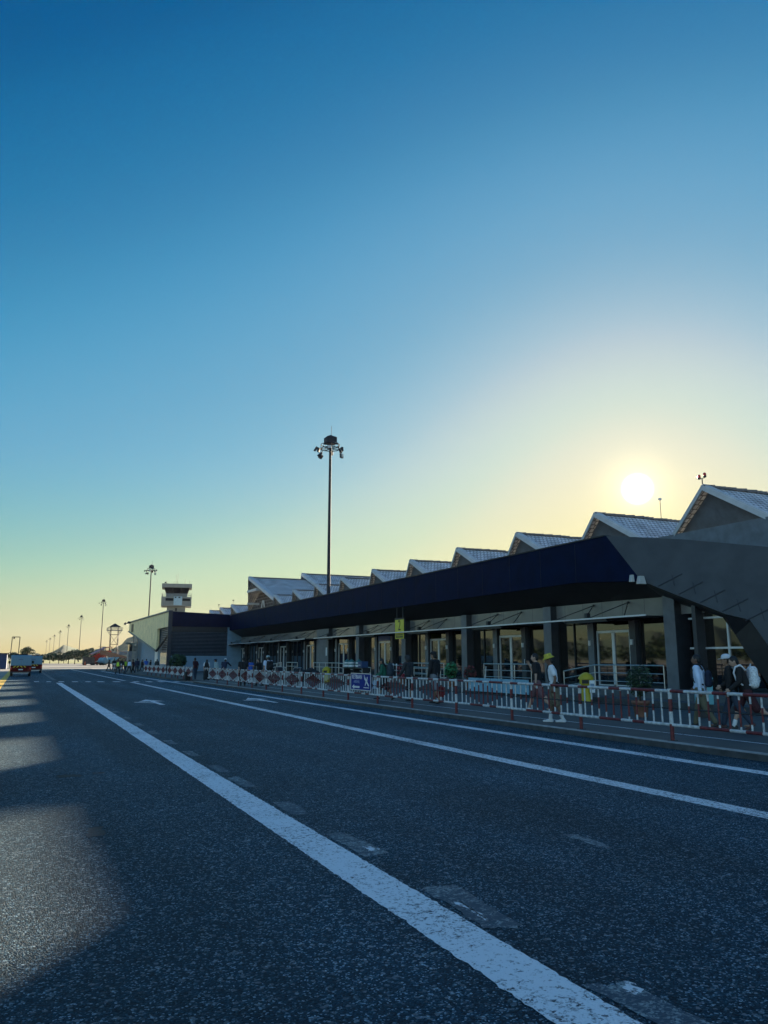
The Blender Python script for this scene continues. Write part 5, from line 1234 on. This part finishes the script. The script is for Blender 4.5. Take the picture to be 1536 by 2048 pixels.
# --- middle group
p = person((13.75, 25.6, .12), hd(34), 'person in black top and grey shorts with a dark cap, carrying a red bag', 'tan', C_black, 1.5, C_grey, .58, M_shoe, 'cap', C_black, lean=2, head=(0, 0),
           stride=((10, 4), (-12, 10)), arms=((-4, 10, 10), (4, 12, 12)), H=1.83, vox=.013, group=G1, wide=1.2, hem=.1)
t = thing('tote_bag', 'red bag hanging beside the person in grey shorts', 'bag', w_of(p, p['arms'][0][0]+p['arms'][0][1]*.10), p['rz'], None)
b = MB(); b.prism([(-.02, -.2, -.62), (-.02, .2, -.62), (-.02, .18, -.24), (-.02, -.18, -.24)], (.1, 0, 0)); b.build('bag_body', M_bagr, t, bevel=.02)
b = MB(); b.path([(.03, -.12, -.25), (.03, -.05, .0), (.03, .05, .0), (.03, .12, -.25)], .01, 6); b.build('handle', M_bagr, t)
person((13.6, 27.4, .12), hd(40), 'person in a dark hooded jacket and shorts standing next to the red bag carrier', 'brown', C_char, 1.6, C_black, .55, M_shoe, 'hood', C_char, lean=5, head=(8, -8),
       stride=((8, 4), (-8, 8)), arms=((14, 14, 30), (10, 16, 30)), H=1.70, vox=.013, group=G1, wide=1.25, hem=.14)
p = person((13.25, 28.9, .12), hd(10), 'person in green jacket with bare calf walking just right of the arrivals sign', 'tan', C_green, 1.6, C_black, .55, M_shoe, None, lean=10, head=(0, -8),
           stride=((24, 6), (-20, 18)), arms=((22, 8, 40), (6, 8, 40)), H=1.66, vox=.013, group=G1, sock=M_sneak)
backpack(p, 'bulky dark patterned backpack on the person in green', cloth('dark_pattern', (.03, .045, .06), .6, 26), C_black, (.19, .15, .28), (0, -.27, .26))
t = thing('carrier_bag', 'crumpled pale blue carrier bag held low by the person in green', 'bag', w_of(p, p['arms'][1][0]+p['arms'][1][1]*.08), p['rz'])
b = MB(); b.prism([(-.03, -.14, -.42), (-.03, .16, -.38), (-.03, .08, -.06), (-.03, -.08, -.05)], (.07, 0, 0)); b.build('bag_body', cloth('plastic_blue', (.35, .45, .58)), t, bevel=.025)
b = MB(); b.path([(0, -.05, -.06), (0, -.02, .0), (0, .02, 0), (0, .05, -.06)], .008, 6); b.build('handle', C_white, t)
# --- farther group by the louvred building
G2 = 'people waiting before the louvred building'
def at(px, Z):   # ground point seen at column px, Z metres along the lens axis
    d = Fh*(Z) + Rr*((px-768)/1560*Z); return (d.x, d.y)
def far(px, Z, h, label, **k):
    x, y = at(px, Z); k.setdefault('vox', .02); k.setdefault('group', G2)
    return person((x, y, .12 if k.pop('up', True) else 0), h, label, **k)
p = far(541, 46.5, hd(60), 'person in pale cap with rolled sleeves, seen from behind with a dark backpack', skin='fair', shirt=C_sky, sleeve=.6, legs=C_denim, hat='cap', hatm=C_pgreen, H=1.80, wide=1.1)
backpack(p, 'black backpack on the person in the pale cap', C_black, C_black, (.17, .13, .26))
far(524, 47.5, hd(20), 'person in black gesturing with one bare forearm beside the pale cap', skin='fair', shirt=C_black, sleeve=.7, legs=C_black, arms=((6, 8, 10), (55, 10, 40)), H=1.66, longhair=True)
far(505, 51, hd(75), 'person in a bright blue top standing between two people in black', skin='tan', shirt=C_blue, sleeve=.5, legs=C_white, H=1.62)
far(492, 47, hd(80), 'tall person in black T-shirt left of the bright blue top', skin='fair', shirt=C_black, sleeve=.7, legs=C_black, H=1.72, wide=1.2)
far(454, 61, hd(100), 'person in white cap and navy top leaning over the barrier end', skin='tan', shirt=C_navy, sleeve=1.5, legs=C_denim, hat='cap', hatm=C_white, lean=24, arms=((50, 20, 20), (50, 20, 20)), H=1.70, wide=1.2)
far(441, 61.5, hd(20), 'person in pale green patterned top and dark sunhat, beside the white cap', skin='tan', shirt=C_pgreen, sleeve=1.5, legs=C_grey, hat='sunhat', hatm=C_navy, lean=14, H=1.62)
p = far(420, 62, hd(85), 'person with long dark hair, white sleeves and a black vest at the barrier gap', skin='fair', shirt=C_white, sleeve=.7, legs=C_black, longhair=True, H=1.58, vest=C_black)
far(398, 64.5, hd(30), 'person in black shirt and blue trousers standing in the gap with two suitcases', skin='brown', shirt=C_maroon, sleeve=.8, legs=C_denim, arms=((-20, 12, 30), (-20, 14, 30)), H=1.80, up=False, stride=((5, 2), (-6, 4)))
# --- heap of bags and bundled jackets on a trolley
x, y = at(612, 50)
t = thing('bag_heap', 'dark heap of bags and jackets piled on the trolleys', 'bag heap', (x, y, .4))
b = MB(); rn = random.Random(2)
for i in range(9): b.ball((rn.gauss(0, .3), rn.gauss(0, .3), rn.uniform(.0, .75)), (.3, .26, .2), 0, 10, 8)
remeshed(b, 'bundle', M_bagk, t, .03, 3)
# --- far group by the cream building
G3 = 'people gathered by the far barriers'
for i, (px, Z, hx, shirt, vest, l) in enumerate(((246, 91, 40, C_navy, M_hiv, 'worker in a yellow hi-vis vest nearest the far short barrier'), (260, 92, 150, C_navy, M_hiv, 'worker in a yellow hi-vis vest facing the queue, right of the other vest'),
       (238, 112, 30, C_black, None, 'dark clothed person behind the far barrier, left of the hi-vis workers'), (228, 116, 80, C_char, None, 'dark clothed person farthest left behind the far barrier'),
       (253, 110, 10, C_black, None, 'dark clothed person between the two hi-vis workers'), (268, 100, 60, C_sky, None, 'person in a pale blue shirt just right of the hi-vis workers'), (276, 92, -60, C_maroon, None, 'tall person in dark maroon standing in the far barrier gap'),
       (283, 98, 20, C_navy, None, 'person in navy behind the tall maroon clothed person'), (293, 104, 70, C_black, None, 'person in black behind the first diamond barrier below the cream panel'), (301, 106, 30, C_blue, None, 'person in blue below the white side window'),
       (309, 103, 120, C_black, None, 'person in black right of the one in blue below the white window'), (322, 101, 30, C_char, None, 'person in charcoal at the foot of the shrubs'))):
    far(px, Z, hx, l, skin='brown' if i % 2 else 'tan', shirt=shirt, sleeve=1.5 if i % 3 else .7, legs=(C_black, C_denim, C_char)[i % 3], vest=vest, H=1.62+.045*(i*7 % 5), vox=.03, group=G3, up=False, wide=1.1)
